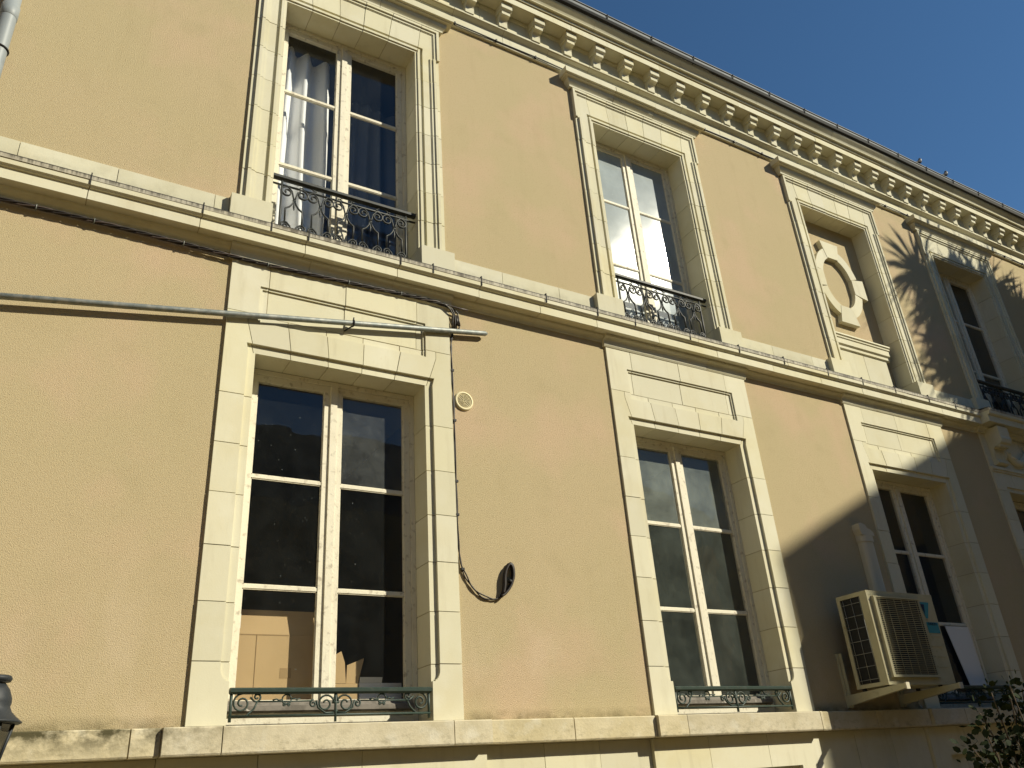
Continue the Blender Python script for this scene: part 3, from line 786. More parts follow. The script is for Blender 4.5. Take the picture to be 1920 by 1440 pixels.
def tall_railing(c):
    y = .06; zt, z2, zb = 3.952, 3.872, 3.315
    b = bmesh.new()
    prism_x(b, [(y-.024, zt-.026), (y-.026, zt-.006), (y-.012, zt), (y+.012, zt), (y+.026, zt-.006), (y+.024, zt-.026), (y+.008, zt-.036), (y-.008, zt-.036)], c-.60, c+.60)
    R = link('railing', b, IRONB, H)
    def part(name, paths, rad=.006, flat=1.5):
        if name in lyre_me and name in ('lyre', 'oval_ring'):
            pass
        b = bmesh.new()
        for p in paths: tube(b, [(c+q[0], y+q[1], q[2]) for q in p], rad, 5, flat=flat)
        return link(name, b, IRONB, R)
    part('rail', [[(-.6, 0, z2), (.6, 0, z2)]], .007); part('rail', [[(-.515, 0, zb+.03), (.515, 0, zb+.03)]], .007)
    for s in (-1, 1): part('post', [[(s*.515, 0, zt-.03), (s*.515, 0, zb)]], .0095, 1)
    h = (.515*2)/5
    for k in range(3):
        xx = (k-1)*h*1.5
        part('oval_ring', [arc(xx, (zt-.036+z2)/2, .046, .021, 0, 2*math.pi, 16), [(xx-.046, 0, z2+.022), (xx-.068, 0, z2+.018)], [(xx+.046, 0, z2+.022), (xx+.068, 0, z2+.026)]], .0045)
    for k in range(5):
        xc = (k-2)*h
        P = []
        for s in (-1, 1):
            zc = z2-.062     # upper scroll
            P.append([(xc+s*.004, 0, z2-.118), (xc+s*.010, 0, z2-.09), (xc+s*.022, 0, z2-.04), (xc+s*.045, 0, z2-.012)]+spiral(xc+s*.060, zc+.010, .050, r(100) if s > 0 else r(80), -s*1.45, 20, .2))
            P.append([(xc+s*.004, 0, z2-.122), (xc+s*.014, 0, z2-.155), (xc+s*.036, 0, z2-.190), (xc+s*.066, 0, z2-.212), (xc+s*.066, 0, z2-.335)])
            zl = z2-.385
            P.append([(xc+s*.004, 0, zl-.075), (xc+s*.010, 0, zl-.03), (xc+s*.026, 0, zl+.018), (xc+s*.05, 0, zl+.042)]+spiral(xc+s*.064, zl+.012, .034, r(105) if s > 0 else r(75), -s*1.4, 18, .2))
            P.append([(xc+s*.004, 0, zl-.078), (xc+s*.012, 0, zl-.11), (xc+s*.03, 0, zl-.135)])
        P.append([(xc-.013, 0, z2-.12), (xc+.013, 0, z2-.12)]); P.append([(xc-.012, 0, z2-.46), (xc+.012, 0, z2-.46)])
        part('lyre_scroll', P, .0068)
        b = bmesh.new(); lathe(b, [(0, -.105), (.006, -.085), (.009, -.06), (.005, -.03), (.002, -.005)], (c+xc, y, z2-.115), 7); link('pendant', b, IRONB, R)
    return R
for i in (0, 1, 3): tall_railing(CU[i])

# ------------------------------------------------------------------ small fittings on the wall
b = bmesh.new()
lathe(b, [(.058, -.004), (.060, -.014), (.066, -.018), (.076, -.014), (.080, -.004), (.080, .0)], (.946, 0, 2.259), 32, axis='y'); vent = link('round_vent', b, VENTW, H)
b = bmesh.new(); lathe(b, [(.0, -.002), (.06, -.002)], (.946, 0, 2.259), 24, axis='y'); link('vent_duct', b, VENTD, vent)
for rr in (.012, .023, .034, .045, .055):
    b = bmesh.new(); tube(b, [(.946+rr*math.cos(t), -.010, 2.259+rr*math.sin(t)) for t in [2*math.pi*k/24 for k in range(24)]], .0030, 5, closed=True); link('grille_ring', b, VENTW, vent)
b = bmesh.new()
for t in (0, math.pi/2): tube(b, [(.946-.056*math.cos(t), -.006, 2.259-.056*math.sin(t)), (.946+.056*math.cos(t), -.006, 2.259+.056*math.sin(t))], .003, 5)
link('grille_bar', b, VENTW, vent)

b = bmesh.new(); lathe(b, [(.052, GROUND), (.052, 4.56)], (-2.462, -.085, 0), 20); dp = link('downpipe', b, PIPE, H)
b = bmesh.new(); lathe(b, [(.052, 4.49), (.056, 4.495), (.056, 4.60), (.050, 4.602), (.050, 7.0)], (-2.462, -.085, 0), 20); link('pipe_collar', b, PIPE, dp)
for z in (4.19, 1.9, -.6):
    b = bmesh.new(); tube(b, [(-2.462+.056*math.cos(t), -.085+.056*math.sin(t), z) for t in [2*math.pi*k/18 for k in range(18)]], .007, 5, closed=True); link('pipe_clip', b, BLACK, dp)

# slanting pole
P0 = Vector((-3.4, -.067, 2.165)); P1 = Vector((1.166, -.0425, 2.883))
t0 = empty('slanting_pole', (0.04, -.02, 2.70), 'long thin grey steel pole slanting across the wall above the lower left window', 'pole')
b = bmesh.new(); tube(b, [P0, P0.lerp(P1, .5), P1-(P1-P0).normalized()*.02, P1], [.0205, .0205, .0205, .010], 10); link('pole_tube', b, GALV, t0)
pc = P0.lerp(P1, (0.04-P0.x)/(P1.x-P0.x))
b = bmesh.new(); tube(b, [pc+Vector((0, .024*math.cos(t), .024*math.sin(t))) for t in [2*math.pi*k/12 for k in range(12)]], .006, 5, closed=True)
tube(b, [pc+Vector((0, 0, .02)), pc+Vector((.004, 0, .05))], .005, 5); tube(b, [pc+Vector((0, .015, -.015)), pc+Vector((-.05, .05, -.05))], .006, 5); link('clamp', b, BLACK, t0)

# twisted cable bundle under the string course and its two dropping wires
path = [(-5.0, 3.05), (-3.2, 3.052), (-2.246, 3.05), (-1.781, 3.053), (-1.168, 3.045), (-.609, 3.035), (.004, 3.050), (.637, 3.065), (.80, 3.055)]
def cr(pts, n):
    out = []
    for i in range(len(pts)-1):
        p0, p1, p2, p3 = pts[max(i-1, 0)], pts[i], pts[i+1], pts[min(i+2, len(pts)-1)]
        for k in range(n):
            t = k/n
            out.append(tuple(.5*((2*b_)+(-a_+c_)*t+(2*a_-5*b_+4*c_-d_)*t*t+(-a_+3*b_-3*c_+d_)*t**3) for a_, b_, c_, d_ in zip(p0, p1, p2, p3)))
    out.append(tuple(pts[-1])); return out
t1 = empty('cable_bundle', (-.6, -.03, 3.04), 'twisted bundle of dark cables clipped under the ledge, left of its loose ends', 'cable')
line = cr(path, 26)
for k in range(4):
    b = bmesh.new(); pts = []
    for i, (x, z) in enumerate(line):
        a = x*16+k*math.pi/2
        pts.append((x, -.038+.009*math.sin(a), z+.006+.010*math.cos(a)))
    ends = [[(.86, -.05, 3.058), (.93, -.055, 3.052), (.99, -.06, 3.05)], [(.87, -.04, 3.045), (.915, -.03, 3.02), (.925, -.02, 2.95), (.93, -.016, 2.90), (.915, -.014, 2.86)], [(.86, -.04, 3.04), (.885, -.03, 3.0), (.895, -.02, 2.93), (.885, -.016, 2.87)], [(.84, -.045, 3.03), (.87, -.035, 2.99), (.87, -.02, 2.93), (.876, -.014, 2.87)]][k]
    tube(b, pts+ends, .0062, 5); link('cable_strand', b, CABLEG if k == 0 else CABLE, t1)
for xx in (.912, .928):
    b = bmesh.new(); tube(b, [(xx-.012, -.022, 3.0), (xx, -.022, 2.91)], .011, 6); link('splice_sleeve', b, CABLE, t1)
for x in (-4.1, -3.1, -2.05, -1.72, -1.17, -.60, .0, .42):
    z = min(line, key=lambda q: abs(q[0]-x))[1]
    b = bmesh.new(); tube(b, [(x, -.038+.018*math.cos(t), z+.006+.019*math.sin(t)) for t in [2*math.pi*k/10 for k in range(10)]], .0035, 4, closed=True); link('cable_clip', b, GALV, t1)
drop = [(.885, 2.88), (.876, 2.85), (.853, 2.76), (.852, 2.66), (.850, 2.384), (.856, 2.161), (.848, 1.774), (.850, 1.4), (.848, 1.158), (.859, 1.028), (.892, .926), (.941, .849), (1.021, .788), (1.103, .770), (1.165, .795), (1.195, .85)]
t2 = empty('hanging_cable', (.85, -.012, 2.0), 'two thin dark wires dropping to a taped loop beside the lower left window', 'cable')
d1 = cr(drop, 6)
for k in range(2):
    b = bmesh.new(); pts = []
    for i, (x, z) in enumerate(d1):
        f = i/len(d1); o_ = .0045*math.sin(i*.5+k*2.6)+(.010*(1 if k else -1)*max(0, f-.55)*1.2)
        pts.append((x+o_, -.012-.004*k, z+(o_*.9 if f > .6 else 0)))
    tube(b, pts, .0052, 5); link('wire', b, CABLE, t2)
loop = cr([(1.180, .815), (1.193, .87), (1.198, .93), (1.216, .985), (1.244, 1.022), (1.266, 1.0), (1.268, .94), (1.250, .885), (1.228, .85), (1.195, .815), (1.165, .795)], 5)
for k, dx in enumerate((0, .007, -.005)):
    b = bmesh.new(); tube(b, [(x+dx, -.014-.012*k, z+dx*.8) for x, z in loop], .0115 if k == 0 else .009, 6); link('taped_loop', b, CABLE, t2)
b = bmesh.new(); tube(b, [(1.222, -.03, .905), (1.252, -.03, .892)], .016, 6); link('tape_band', b, ACD, t2)
for x, z in ((.852, 2.5), (.855, 2.08), (.851, 1.6), (.848, 1.35), (.872, .965)):
    b = bmesh.new(); box(b, x-.011, x+.013, -.024, -.001, z-.008, z+.008); link('cable_clip', b, ACD, t2)

# thin cable clipped under the cornice
t3 = empty('cornice_cable', (5, -.04, 6.35), 'thin black cable clipped along the wall right under the cornice', 'cable')
b = bmesh.new(); tube(b, [(x*.25, -.040-.003*math.sin(x*1.7), 6.384+.004*math.sin(x*1.1)) for x in range(-20, 60)], .0075, 5); link('cable_run', b, CABLE, t3)
x = -4.6
while x < 14.6:
    b = bmesh.new(); box(b, x-.008, x+.008, -.052, -.001, 6.368, 6.396); link('cable_clip', b, ACD, t3); x += .468

# ------------------------------------------------------------------ air conditioner on brackets
AX0, AX1, AY0, AY1, AZ0, AZ1 = 4.475, 5.375, -.465, -.150, .150, .912
A = empty('air_conditioner', (4.92, -.3, .12), 'cream air conditioner unit bracketed to the wall in front of the lower right window', 'air conditioner')
b = bmesh.new()
t = .012
box(b, AX0, AX1, AY0, AY1, AZ1-.035, AZ1)                       # lid
box(b, AX0+.001, AX1-.001, AY0+.002, AY1, AZ0, AZ0+.03)         # tray
box(b, AX0, AX0+.02, AY0, AY0+.075, AZ0+.03, AZ1-.035); box(b, AX0, AX0+.02, AY1-.035, AY1, AZ0+.03, AZ1-.035)
box(b, AX0+.02, AX1-.003, AY0+.001, AY0+.02, AZ0+.03, AZ1-.035); box(b, AX1-.02, AX1, AY0+.02, AY1, AZ0+.03, AZ1-.035)
acb = link('casing', b, ACW, A)
b = bmesh.new(); box(b, AX0+.012, AX0+.03, AY0+.075, AY1-.035, AZ0+.03, AZ1-.035); quad(b, (AX0+.03, AY1-.01, AZ0+.03), (AX1-.03, AY1-.01, AZ0+.03), (AX1-.03, AY1-.01, AZ1-.04), (AX0+.03, AY1-.01, AZ1-.04)); link('cooling_fins', b, ACD, A)
for k in range(3):
    yy = AY0+.085+k*.085
    b = bmesh.new(); tube(b, [(AX0+.006, yy, AZ0+.035), (AX0+.006, yy, AZ1-.04)], .0028, 4); link('side_wire', b, ACG, A)
for k in range(7):
    zz = AZ0+.06+k*.103
    b = bmesh.new(); tube(b, [(AX0+.006, AY0+.075, zz), (AX0+.006, AY1-.035, zz)], .0028, 4); link('side_wire', b, ACG, A)
b = bmesh.new(); GX0, GX1, GZ0, GZ1 = 4.552, 5.145, .225, .850
box(b, GX0-.03, GX0, AY0-.03, AY0+.0005, GZ0-.02, GZ1+.012); box(b, GX0, GX1, AY0-.03, AY0+.0005, GZ1, GZ1+.012); box(b, GX0, GX1+.01, AY0-.03, AY0+.0005, GZ0-.02, GZ0); 
link('grille_frame', b, ACW, A)
b = bmesh.new(); box(b, GX0, GX1, AY0-.004, AY0+.0002, GZ0, GZ1); 
lathe(b, [(.26, -.006), (.275, -.008), (.28, -.004)], (4.84, AY0, .53), 28, mi=0, axis='y')
link('fan_recess', b, ACD, A)
b = bmesh.new()
for k in range(5):
    a = k*2*math.pi/5; pts = []
    quad(b, (4.84+.05*math.cos(a), AY0-.006, .53+.05*math.sin(a)), (4.84+.24*math.cos(a-.15), AY0-.010, .53+.24*math.sin(a-.15)), (4.84+.25*math.cos(a+.55), AY0-.006, .53+.25*math.sin(a+.55)), (4.84+.05*math.cos(a+.8), AY0-.005, .53+.05*math.sin(a+.8)))
link('fan_blades', b, ACD, A)
for k in range(38):
    zz = GZ0+.012+k*(GZ1-GZ0-.02)/37
    b = bmesh.new(); box(b, GX0, GX1, AY0-.026, AY0-.018, zz-.0019, zz+.0019); link('grille_bar', b, ACW, A)
for k in range(6):
    xx = GX0+.05+k*.1
    b = bmesh.new(); tube(b, [(xx, AY0-.016, GZ0), (xx, AY0-.016, GZ1)], .003, 4); link('grille_rib', b, ACW, A)
for k in range(6):
    zz = .29+k*.085
    b = bmesh.new(); box(b, GX1+.035, AX1-.03, AY0-.004, AY0+.0005, zz, zz+.012); link('vent_slot', b, ACW, A) if zz < .62 else b.free()
# printed badge: two-tone triangle, blue strip and name
yb_ = AY0-.003
b = bmesh.new(); quad(b, (5.172, yb_, .842), (5.30, yb_, .842), (5.235, yb_, .700), (5.205, yb_, .700)); bm2 = b
lg = link('badge_mark', b, TEAL, A)
b = bmesh.new(); b.faces.new([b.verts.new(p) for p in ((5.172, yb_-.002, .822), (5.225, yb_-.002, .822), (5.206, yb_-.002, .735))]); link('badge_triangle', b, NAVY, lg)
b = bmesh.new(); quad(b, (5.19, yb_, .668), (5.352, yb_, .668), (5.352, yb_, .575), (5.19, yb_, .575)); stp = link('badge_strip', b, TEAL, A)
cu = bpy.data.curves.new('badge_lettering', 'FONT'); cu.body = 'DAIKIN'; cu.size = .036; cu.extrude = .0006; cu.align_x = 'CENTER'
tmp = bpy.data.objects.new('tmp', cu); COL.objects.link(tmp); bpy.context.view_layer.update()
me = bpy.data.meshes.new_from_object(tmp.evaluated_get(bpy.context.evaluated_depsgraph_get())); bpy.data.objects.remove(tmp)
me.materials.clear(); me.materials.append(NAVY)
to = bpy.data.objects.new('badge_lettering', me); COL.objects.link(to)
to.parent = stp; to.location = (5.268, yb_-.002, .642); to.rotation_euler = (math.pi/2, 0, 0)
for xx in (4.505, 5.21):
    b = bmesh.new(); box(b, xx-.02, xx+.02, -.022, -.0005, .02, .46); box(b, xx-.004, xx+.004, -.05, -.022, .02, .46)
    prism_x(b, [(-.022, .035), (-.022, .118), (-.60, .146), (-.60, .108)], xx-.020, xx+.020)
    bk = link('bracket', b, ACW, A)
    b = bmesh.new(); box(b, xx-.021, xx+.021, -.612, -.60, .100, .150); link('end_cap', b, PLASTIC, bk)
for xx in (4.505, 5.21):
    for yy in (-.42, -.2):
        b = bmesh.new(); lathe(b, [(.018, .13), (.018, .15)], (xx, yy, 0), 10); link('rubber_foot', b, ACD, A)
for zz in (AZ0+.08, .50, AZ1-.08):
    b = bmesh.new(); lathe(b, [(0, -.004), (.007, -.003), (.008, .0005)], (4.497, AY0, zz), 8, axis='y'); link('screw', b, ACG, A)
b = bmesh.new(); tube(b, [(5.30, -.17, .14), (5.31, -.12, .09), (5.34, -.07, .05), (5.40, -.045, .02), (5.42, -.04, .012)], .011, 6); link('drain_hose', b, ACG, A)
# pipe cover
t4 = empty('pipe_cover', (5.27, -.03, .9), 'white plastic pipe cover rising from behind the air conditioner', 'pipe cover')
def duct(b, x0, x1, d, z0, z1):
    xm, hw2 = (x0+x1)/2, (x1-x0)/2
    prism = [(x0, -.001)]+[(xm-hw2*math.copysign(abs(math.cos(t))**.6, math.cos(t)), -d*(.25+.75*math.sin(t)**.7)) for t in [math.pi*k/10 for k in range(11)]]+[(x1, -.001)]
    a = [b.verts.new((x, y, z0)) for x, y in prism]; c_ = [b.verts.new((x, y, z1)) for x, y in prism]
    n_ = len(prism)
    for i in range(n_): b.faces.new((a[i], a[(i+1) % n_], c_[(i+1) % n_], c_[i]))
    b.faces.new(a); b.faces.new(c_[::-1])
b = bmesh.new(); duct(b, 5.175, 5.345, .075, .30, 1.52); link('cover_channel', b, PLASTIC, t4)
b = bmesh.new(); duct(b, 5.168, 5.352, .084, 1.505, 1.565)
prism_y(b, [(5.168, 1.566), (5.352, 1.566), (5.345, 1.60), (5.31, 1.625), (5.27, 1.635), (5.25, 1.668), (5.19, 1.685), (5.155, 1.675), (5.150, 1.62)], -.082, -.001); link('cover_elbow', b, PLASTIC, t4)

# white board behind the lower pane of that window
b = bmesh.new(); c = CG[2]
v = [(6.50, .80), (6.885, .80), (6.91, .20), (6.64, .20)]
prism_y(b, v, GFY-.012, GFY-.004); link('white_board', b, CARDW, None, 'white board leaning on the glass behind the air conditioner', 'board')

# ------------------------------------------------------------------ things behind the glass
FZ = -.16
t5 = empty('cardboard_box', (-.36, .55, FZ), 'large brown cardboard box behind the bottom left pane of the lower left window', 'cardboard box')
b = bmesh.new(); box(b, -.72, -.035, .345, .80, FZ, .56); link('box_body', b, CARD, t5)
b = bmesh.new(); prism_x(b, [(.345, .561), (.352, .561), (.375, .715), (.368, .715)], -.72, -.035); link('box_flap', b, CARD, t5)
b = bmesh.new(); box(b, -.402, -.398, .3425, .3445, -.1, .56); link('box_crease', b, TAPE, t5)
b = bmesh.new(); box(b, -.585, -.53, .240, .2415, .575, .66); link('paper_note', b, CARDW, None, 'small white paper scrap on the glass above the large box', 'paper')
b = bmesh.new(); box(b, -.60, -.20, .3435, .3448, .555, .5595); box(b, -.245, -.175, .3435, .3446, .30, .36); link('box_crease', b, TAPE, t5)
t6 = empty('cardboard_box', (.21, .45, FZ), 'small open cardboard box with raised flaps, between the large box and the white carton', 'cardboard box')
b = bmesh.new(); box(b, .05, .27, .36, .60, FZ, .27); link('box_body', b, CARD, t6)
b = bmesh.new(); prism_y(b, [(.06, .272), (.19, .272), (.18, .40), (.155, .47), (.10, .44)], .36, .365); link('box_flap', b, CARD, t6)
b = bmesh.new(); 
for y in (.40, .406): pass
prism_y(b, [(.195, .272), (.275, .272), (.315, .43), (.20, .385)], .37, .375); link('box_flap', b, CARD, t6)
t7 = empty('white_carton', (.45, .5, FZ), 'low white carton behind the bottom right pane of the lower left window', 'box')
b = bmesh.new(); box(b, .285, .58, .37, .62, FZ, .275); link('carton_body', b, CARDW, t7)
b = bmesh.new(); prism_x(b, [(.37, .276), (.373, .276), (.36, .31), (.357, .31)], .285, .44); link('carton_flap', b, CARDW, t7)
def curtain(name, x0, x1, z0, z1, y, folds, amp, label, M=CURTAIN):
    b = bmesh.new(); n = folds*8; prev = None
    for i in range(n+1):
        t = i/n; x = x0+(x1-x0)*t
        col = []
        for j in range(7):
            f = j/6; z = z1+(z0-z1)*f
            a = amp*(.55+.45*f)*math.sin(t*folds*2*math.pi+.5*math.sin(f*2.2))+.02*math.sin(t*9+f*3)
            col.append(b.verts.new((x+.012*math.sin(f*4+t*6), y+a, z)))
        if prev:
            for j in range(6):
                f_ = b.faces.new((prev[j], col[j], col[j+1], prev[j+1])); f_.smooth = True
        prev = col
    return link(name, b, M, None, label, 'curtain')
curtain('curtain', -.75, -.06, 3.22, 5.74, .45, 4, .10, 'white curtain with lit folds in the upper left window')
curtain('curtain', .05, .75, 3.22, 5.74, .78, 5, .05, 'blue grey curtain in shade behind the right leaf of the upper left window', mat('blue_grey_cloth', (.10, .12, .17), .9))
b = bmesh.new()
prism_y(b, [(2.70, 3.25), (3.62, 3.25), (3.62, 4.15), (3.45, 4.25), (3.1, 4.33), (2.70, 4.40)], .275, .281); link('glare_sheet', b, CURTAIN, None, 'white sheet added as sun glare low behind the whitened upper window panes', 'sheet')  # white sheet stands in for bright sun glare on the panes

# ------------------------------------------------------------------ wall lantern at the lower left corner
Lc = Vector((-1.752, -.60, 0))
t8 = empty('wall_lantern', (Lc.x, -.60, -.19), 'black wall lantern with curved cap at the lower left corner', 'lantern')
def hexa(b, prof, n=6, sm=False): lathe(b, prof, (Lc.x, Lc.y, 0), n, smooth=sm)
b = bmesh.new(); hexa(b, [(0, .145), (.048, .140), (.064, .118), (.077, .085), (.079, .066), (.076, .048), (.086, .028), (.105, .008), (.130, -.012), (.134, -.016), (.128, -.021), (.100, -.022), (0, -.022)], 18, True); link('lantern_cap', b, LAMPI, t8)
b = bmesh.new(); hexa(b, [(0, .186), (.022, .182), (.060, .176), (.066, .164), (.060, .152), (.040, .150), (.046, .142), (0, .14)], 14, True); link('lantern_crown', b, LAMPI, t8)
b = bmesh.new(); hexa(b, [(.098, -.024), (.060, -.195), (0, -.195)], 6); link('lantern_glass', b, LAMPG, t8)
for k in range(6):
    a = k*math.pi/3; b = bmesh.new()
    tube(b, [(Lc.x+.101*math.cos(a), Lc.y+.101*math.sin(a), -.022), (Lc.x+.062*math.cos(a), Lc.y+.062*math.sin(a), -.20)], .007, 5); link('lantern_bar', b, LAMPI, t8)
b = bmesh.new(); hexa(b, [(0, -.196), (.072, -.198), (.072, -.212), (.03, -.235), (.012, -.27), (0, -.275)], 12, True); link('lantern_base', b, LAMPI, t8)
b = bmesh.new(); tube(b, [(Lc.x, -.60, -.27), (Lc.x, -.56, -.36), (Lc.x, -.40, -.40), (Lc.x, -.20, -.36), (Lc.x, -.105, -.30)], .011, 6); box(b, Lc.x-.04, Lc.x+.04, -.12, -.1035, -.145, -.02)
tube(b, [(Lc.x, -.11, -.08), (Lc.x, -.105, -.30)], .012, 6); link('lantern_bracket', b, LAMPI, t8)

# ------------------------------------------------------------------ birds on the gutter
def bird(x, lab):
    z = 7.098+sag(x)*.5; y = -.362
    o = empty('small_bird', (x, y, z), lab, 'bird', 'small birds perched on the gutter')
    b = bmesh.new()
    prof = [((-.055, .028), .008), ((-.035, .034), .016), ((-.01, .045), .027), ((.015, .062), .030), ((.032, .085), .024), ((.036, .102), .021), ((.040, .116), .017), ((.05, .119), .010), ((.066, .114), .002)]
    tube(b, [(x+p[0], y, z+p[1]) for p, rr in prof], [rr for p, rr in prof], 10)
    for f in b.faces:
        cpt = f.calc_center_median()
        if cpt.x > x+.018 and cpt.z < z+.098: f.material_index = 1
    link('bird_body', b, [BIRDD, BIRDW], o)
    b = bmesh.new()
    for s in (-.01, .01): tube(b, [(x+.005, y+s, z+.03), (x+.008, y+s, z)], .0025, 4)
    link('bird_leg', b, BIRDD, o)
    b = bmesh.new(); prism_y(b, [(x-.05, z+.034), (x-.11, z+.006), (x-.10, z-.002), (x-.04, z+.024)], y-.01, y+.01); link('bird_tail', b, BIRDD, o)
bird(8.20, 'small dark bird with pale breast on the gutter, left of the two birds')
bird(8.80, 'small dark bird with pale breast on the gutter, right of the two birds')

# ------------------------------------------------------------------ shrub at the lower right corner
t9 = empty('leafy_shrub', (5.15, -1.0, GROUND), 'dark leafy shrub reaching up at the lower right corner below the window', 'shrub')
b = bmesh.new(); lb = bmesh.new(); rnd = random.Random(5)
def leaf(bm_, p, d, s):
    d = d.normalized(); a = d.cross(Vector((rnd.uniform(-1, 1), rnd.uniform(-1, 1), rnd.uniform(-1, 1)))).normalized(); n_ = d.cross(a)
    pts = [p, p+d*s*.3+a*s*.32+n_*s*.04, p+d*s*.7+a*s*.30, p+d*s, p+d*s*.7-a*s*.30, p+d*s*.3-a*s*.32+n_*s*.04]
    bm_.faces.new([bm_.verts.new(q) for q in pts])
tips = [((4.72, -1.0, -.22)), ((4.80, -.95, -.12)), ((4.95, -1.0, .02)), ((5.1, -1.05, -.02)), ((5.25, -.95, .0)), ((4.50, -1.0, -.36)), ((4.62, -1.1, -.40)), ((4.9, -1.1, -.30)), ((5.05, -.9, -.16)), ((5.4, -1.0, -.1)), ((4.42, -1.05, -.52)), ((5.0, -1.2, -.4)), ((4.75, -1.15, -.5)), ((5.2, -1.15, -.25)), ((5.6, -1.0, -.2)), ((4.6, -.9, -.6)), ((5.35, -.8, -.35)), ((4.86, -.85, -.38))]
tips += [(4.95, -1.05, -.62), (5.15, -1.1, -.5), (5.3, -.95, -.6), (4.8, -1.0, -.75), (5.5, -1.1, -.45), (5.05, -.95, -.8), (5.3, -1.2, -.8), (5.05, -1.1, .06), (5.3, -1.05, .04)]
for k, tp in enumerate(tips):
    rootp = Vector((5.15+rnd.uniform(-.12, .12), -1.0+rnd.uniform(-.1, .1), GROUND)); T = Vector(tp)
    mid = rootp.lerp(T, .6)+Vector((rnd.uniform(.0, .15), rnd.uniform(-.1, .1), .1))
    pts = [rootp.lerp(mid, f/4) for f in range(4)]+[mid.lerp(T, f/5) for f in range(6)]
    tube(b, pts, [.014*(1-i/len(pts)*.75) for i in range(len(pts))], 5)
    for i, p in enumerate(pts[2:]):
        for q in range(16 if i < 5 else 10):
            dd = Vector((rnd.uniform(-1, 1), rnd.uniform(-1, 1), rnd.uniform(-.5, .9)))
            pp = p+dd*rnd.uniform(.0, .13); leaf(lb, pp, dd, rnd.uniform(.03, .075))
link('shrub_stems', b, BARK, t9); link('shrub_leaves', lb, LEAF, t9, kind='stuff')

# ------------------------------------------------------------------ what stands behind the camera: shade and reflections
def plain_house(name, corner, dx, dy, lx, ly, eave, rise, label, wins, wm=None):
    """hipped house; dx, dy = unit directions of its sides"""
    dx = Vector((*dx, 0)).normalized(); dy = Vector((*dy, 0)).normalized(); C = Vector((*corner, 0))
    root = empty(name, C+dx*lx/2+dy*ly/2+Vector((0, 0, GROUND)), label, 'house')
    b = bmesh.new(); c4 = [C, C+dx*lx, C+dx*lx+dy*ly, C+dy*ly]
    for p, q in zip(c4, c4[1:]+c4[:1]):
        quad(b, (*p.xy, GROUND), (*q.xy, GROUND), (*q.xy, eave), (*p.xy, eave))
    link('house_wall', b, wm or HOUSE2, root)
    b = bmesh.new(); o_ = .04
    e4 = [C-dx*o_-dy*o_, C+dx*(lx+o_)-dy*o_, C+dx*(lx+o_)+dy*(ly+o_), C-dx*o_+dy*(ly+o_)]
    r1 = C+dx*min(lx, ly)/2+dy*ly/2; r2 = C+dx*(lx-min(lx, ly)/2)+dy*ly/2
    E_ = [b.verts.new((*p.xy, eave)) for p in e4]; R1 = b.verts.new((*r1.xy, eave+rise)); R2 = b.verts.new((*r2.xy, eave+rise))
    for f in ((E_[0], E_[1], R2, R1), (E_[2], E_[3], R1, R2), (E_[1], E_[2], R2), (E_[3], E_[0], R1), (E_[3], E_[2], E_[1], E_[0])): b.faces.new(f)
    link('house_roof', b, SLATE, root)
    n = wins
    for row in range(2):
        for k in range(n):
            p = C+dx*(lx*(k+.5)/n); nn = -dy
            b = bmesh.new(); z0 = GROUND+1+row*3.2; q = p+nn*.03
            a_, c_ = q-dx*.5, q+dx*.5
            quad(b, (*a_.xy, z0), (*c_.xy, z0), (*c_.xy, z0+1.9), (*a_.xy, z0+1.9)); link('house_window', b, SLATE, root)
# tall neighbour whose eave throws the slanting shade over the right-hand windows
plain_house('tall_house', (13.05, -9.0), (.688, .726), (.726, -.688), 9, 8, 9.85, 1.6, 'tall ochre house across the yard whose shadow falls over the right side', 3)
plain_house('low_house', (23.0, -15.5), (-1, 0), (0, -1), 29, 7, 6.9, 3.7, 'low slate roofed house behind the camera facing the ochre house', 9)
plain_house('bounce_wing', (-9.0, -14.0), (0, 1), (-1, 0), 11, 6, 7.0, 2.2, 'ochre side wing added for warm bounce at the left end of the courtyard', 3, RENDER)  # unseen wing added to block sky and bounce warm sunlight

# spiky palm whose shadow lies over the upper right window
pc_ = Vector((11.55, -2.6, 7.22))
t10 = empty('palm_tree', (11.8, -2.6, GROUND), 'tall spiky palm in front of the upper right window, known by its shadow', 'tree')
b = bmesh.new(); tube(b, [(11.8, -2.6, GROUND), (11.75, -2.6, 2), (11.6, -2.6, 5), pc_-Vector((0, 0, .6))], [.2, .16, .13, .11], 8)
heads = [(0, 0, .2), (-.75, .1, .25), (-.85, -.1, -.35), (-.55, .2, -.95), (.75, .1, .15), (.95, -.1, -.3), (.3, .2, .6), (-.25, -.2, .65), (.55, 0, .55), (.1, .1, -.6), (-.35, .3, -.1), (-.75, 0, -1.5), (1.2, .1, .35), (.9, 0, -.8), (-.4, .1, .5), (-.3, 0, -.3), (.2, .1, .1), (.45, .1, -.4), (-1.0, 0, .7), (-.05, .2, .55), (.35, -.1, .5), (-.6, -.2, -.6), (-1.05, .1, -1.0), (.1, 0, -1.2), (.55, .2, -1.2), (-.3, .1, -1.6)]
rh = random.Random(21)
heads += [(rh.uniform(-1.0, 1.1), rh.uniform(-.3, .3), rh.uniform(-1.1, .6)) for _ in range(16)]
for hd in heads: tube(b, [pc_-Vector((0, 0, .6)), pc_+Vector(hd)*.6+Vector((0, 0, -.1)), pc_+Vector(hd)], [.08, .06, .04], 6)
link('palm_trunk', b, BARK, t10)
lb = bmesh.new(); rnd = random.Random(11)
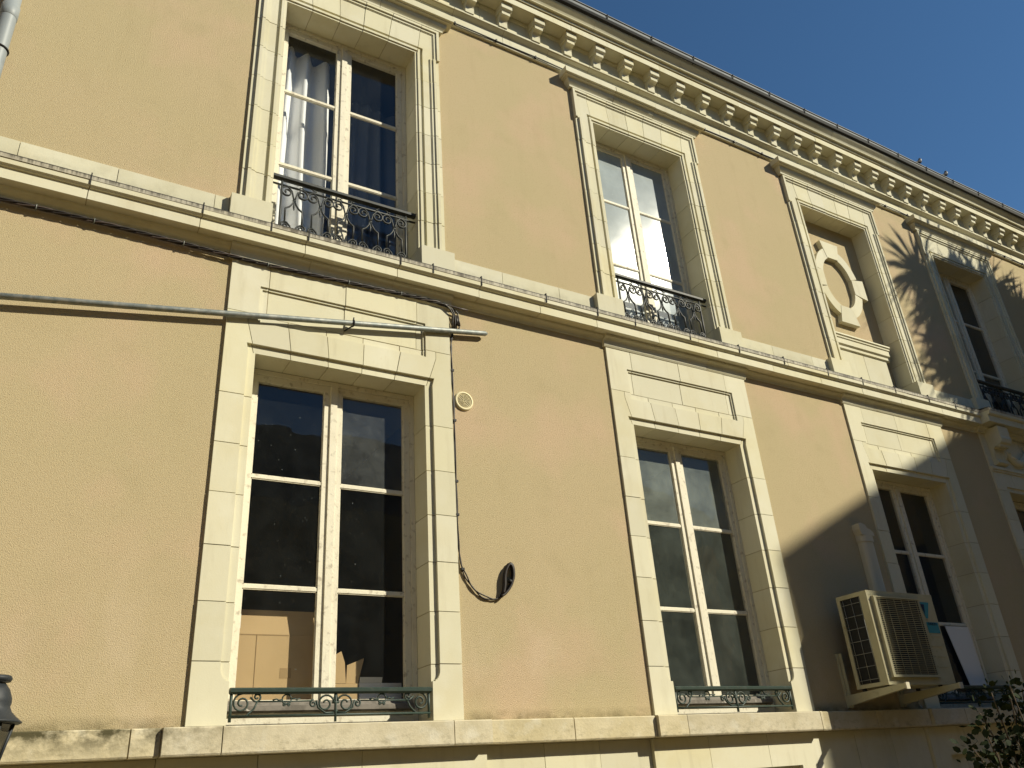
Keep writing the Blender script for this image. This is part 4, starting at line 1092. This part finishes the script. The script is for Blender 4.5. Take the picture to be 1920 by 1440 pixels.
for hd in heads:
    p = pc_+Vector(hd)
    for k in range(80):
        d = Vector((rnd.gauss(0, 1), rnd.gauss(0, 1), rnd.gauss(.15, .9))).normalized(); ln = rnd.uniform(.5, .95)
        a = d.cross(Vector((rnd.uniform(-1, 1), rnd.uniform(-1, 1), rnd.uniform(-1, 1)))).normalized()*.025
        dr = Vector((0, 0, -.16*rnd.random()))
        v = [lb.verts.new(q) for q in (p-a*.6, p+a*.6, p+d*ln*.55+a, p+d*ln+dr, p+d*ln*.55-a)]; lb.faces.new(v)
link('palm_crown', lb, PALML, t10, kind='stuff')

# big trees across the yard, added to block skylight and darken the glass
def big_tree(x, y, h, rad, label, seed):
    root = empty('sky_block_tree', (x, y, GROUND), label, 'tree', None); rn = random.Random(seed)
    b = bmesh.new(); tube(b, [(x, y, GROUND), (x+.1, y, h*.3), (x, y+.1, h*.62)], [.32, .24, .12], 8)
    clumps = []
    for k in range(26):
        d = Vector((rn.gauss(0, 1), rn.gauss(0, 1), rn.gauss(0, .9))).normalized()*rad*rn.uniform(.35, 1.0)
        c_ = Vector((x, y, h-rad*1.1))+Vector((d.x, d.y, d.z*1.15)); clumps.append(c_)
        tube(b, [(x, y, h*.35), Vector((x, y, h*.5)).lerp(c_, .5), c_], [.10, .06, .02], 5)
    link('tree_trunk', b, BARK, root)
    lb = bmesh.new()
    for c_ in clumps:
        for q in range(420):
            p = c_+Vector((rn.gauss(0, 1), rn.gauss(0, 1), rn.gauss(0, .8)))*rad*.20
            a = Vector((rn.uniform(-1, 1), rn.uniform(-1, 1), rn.uniform(-1, 1))).normalized()*.085; c2 = a.cross(Vector((rn.uniform(-1, 1), rn.uniform(-1, 1), rn.uniform(-1, 1)))).normalized()*.09
            lb.faces.new([lb.verts.new(p+v) for v in (-a, c2, a, -c2)])
    link('tree_crown', lb, LEAF, root, kind='stuff')
big_tree(9.8, -12.6, 8.2, 2.6, 'added sky-blocking leafy tree across the yard, left of the tall ochre house', 3)
big_tree(-9.5, -10.0, 10.0, 3.2, 'added sky-blocking leafy tree behind the camera at the far left', 4)
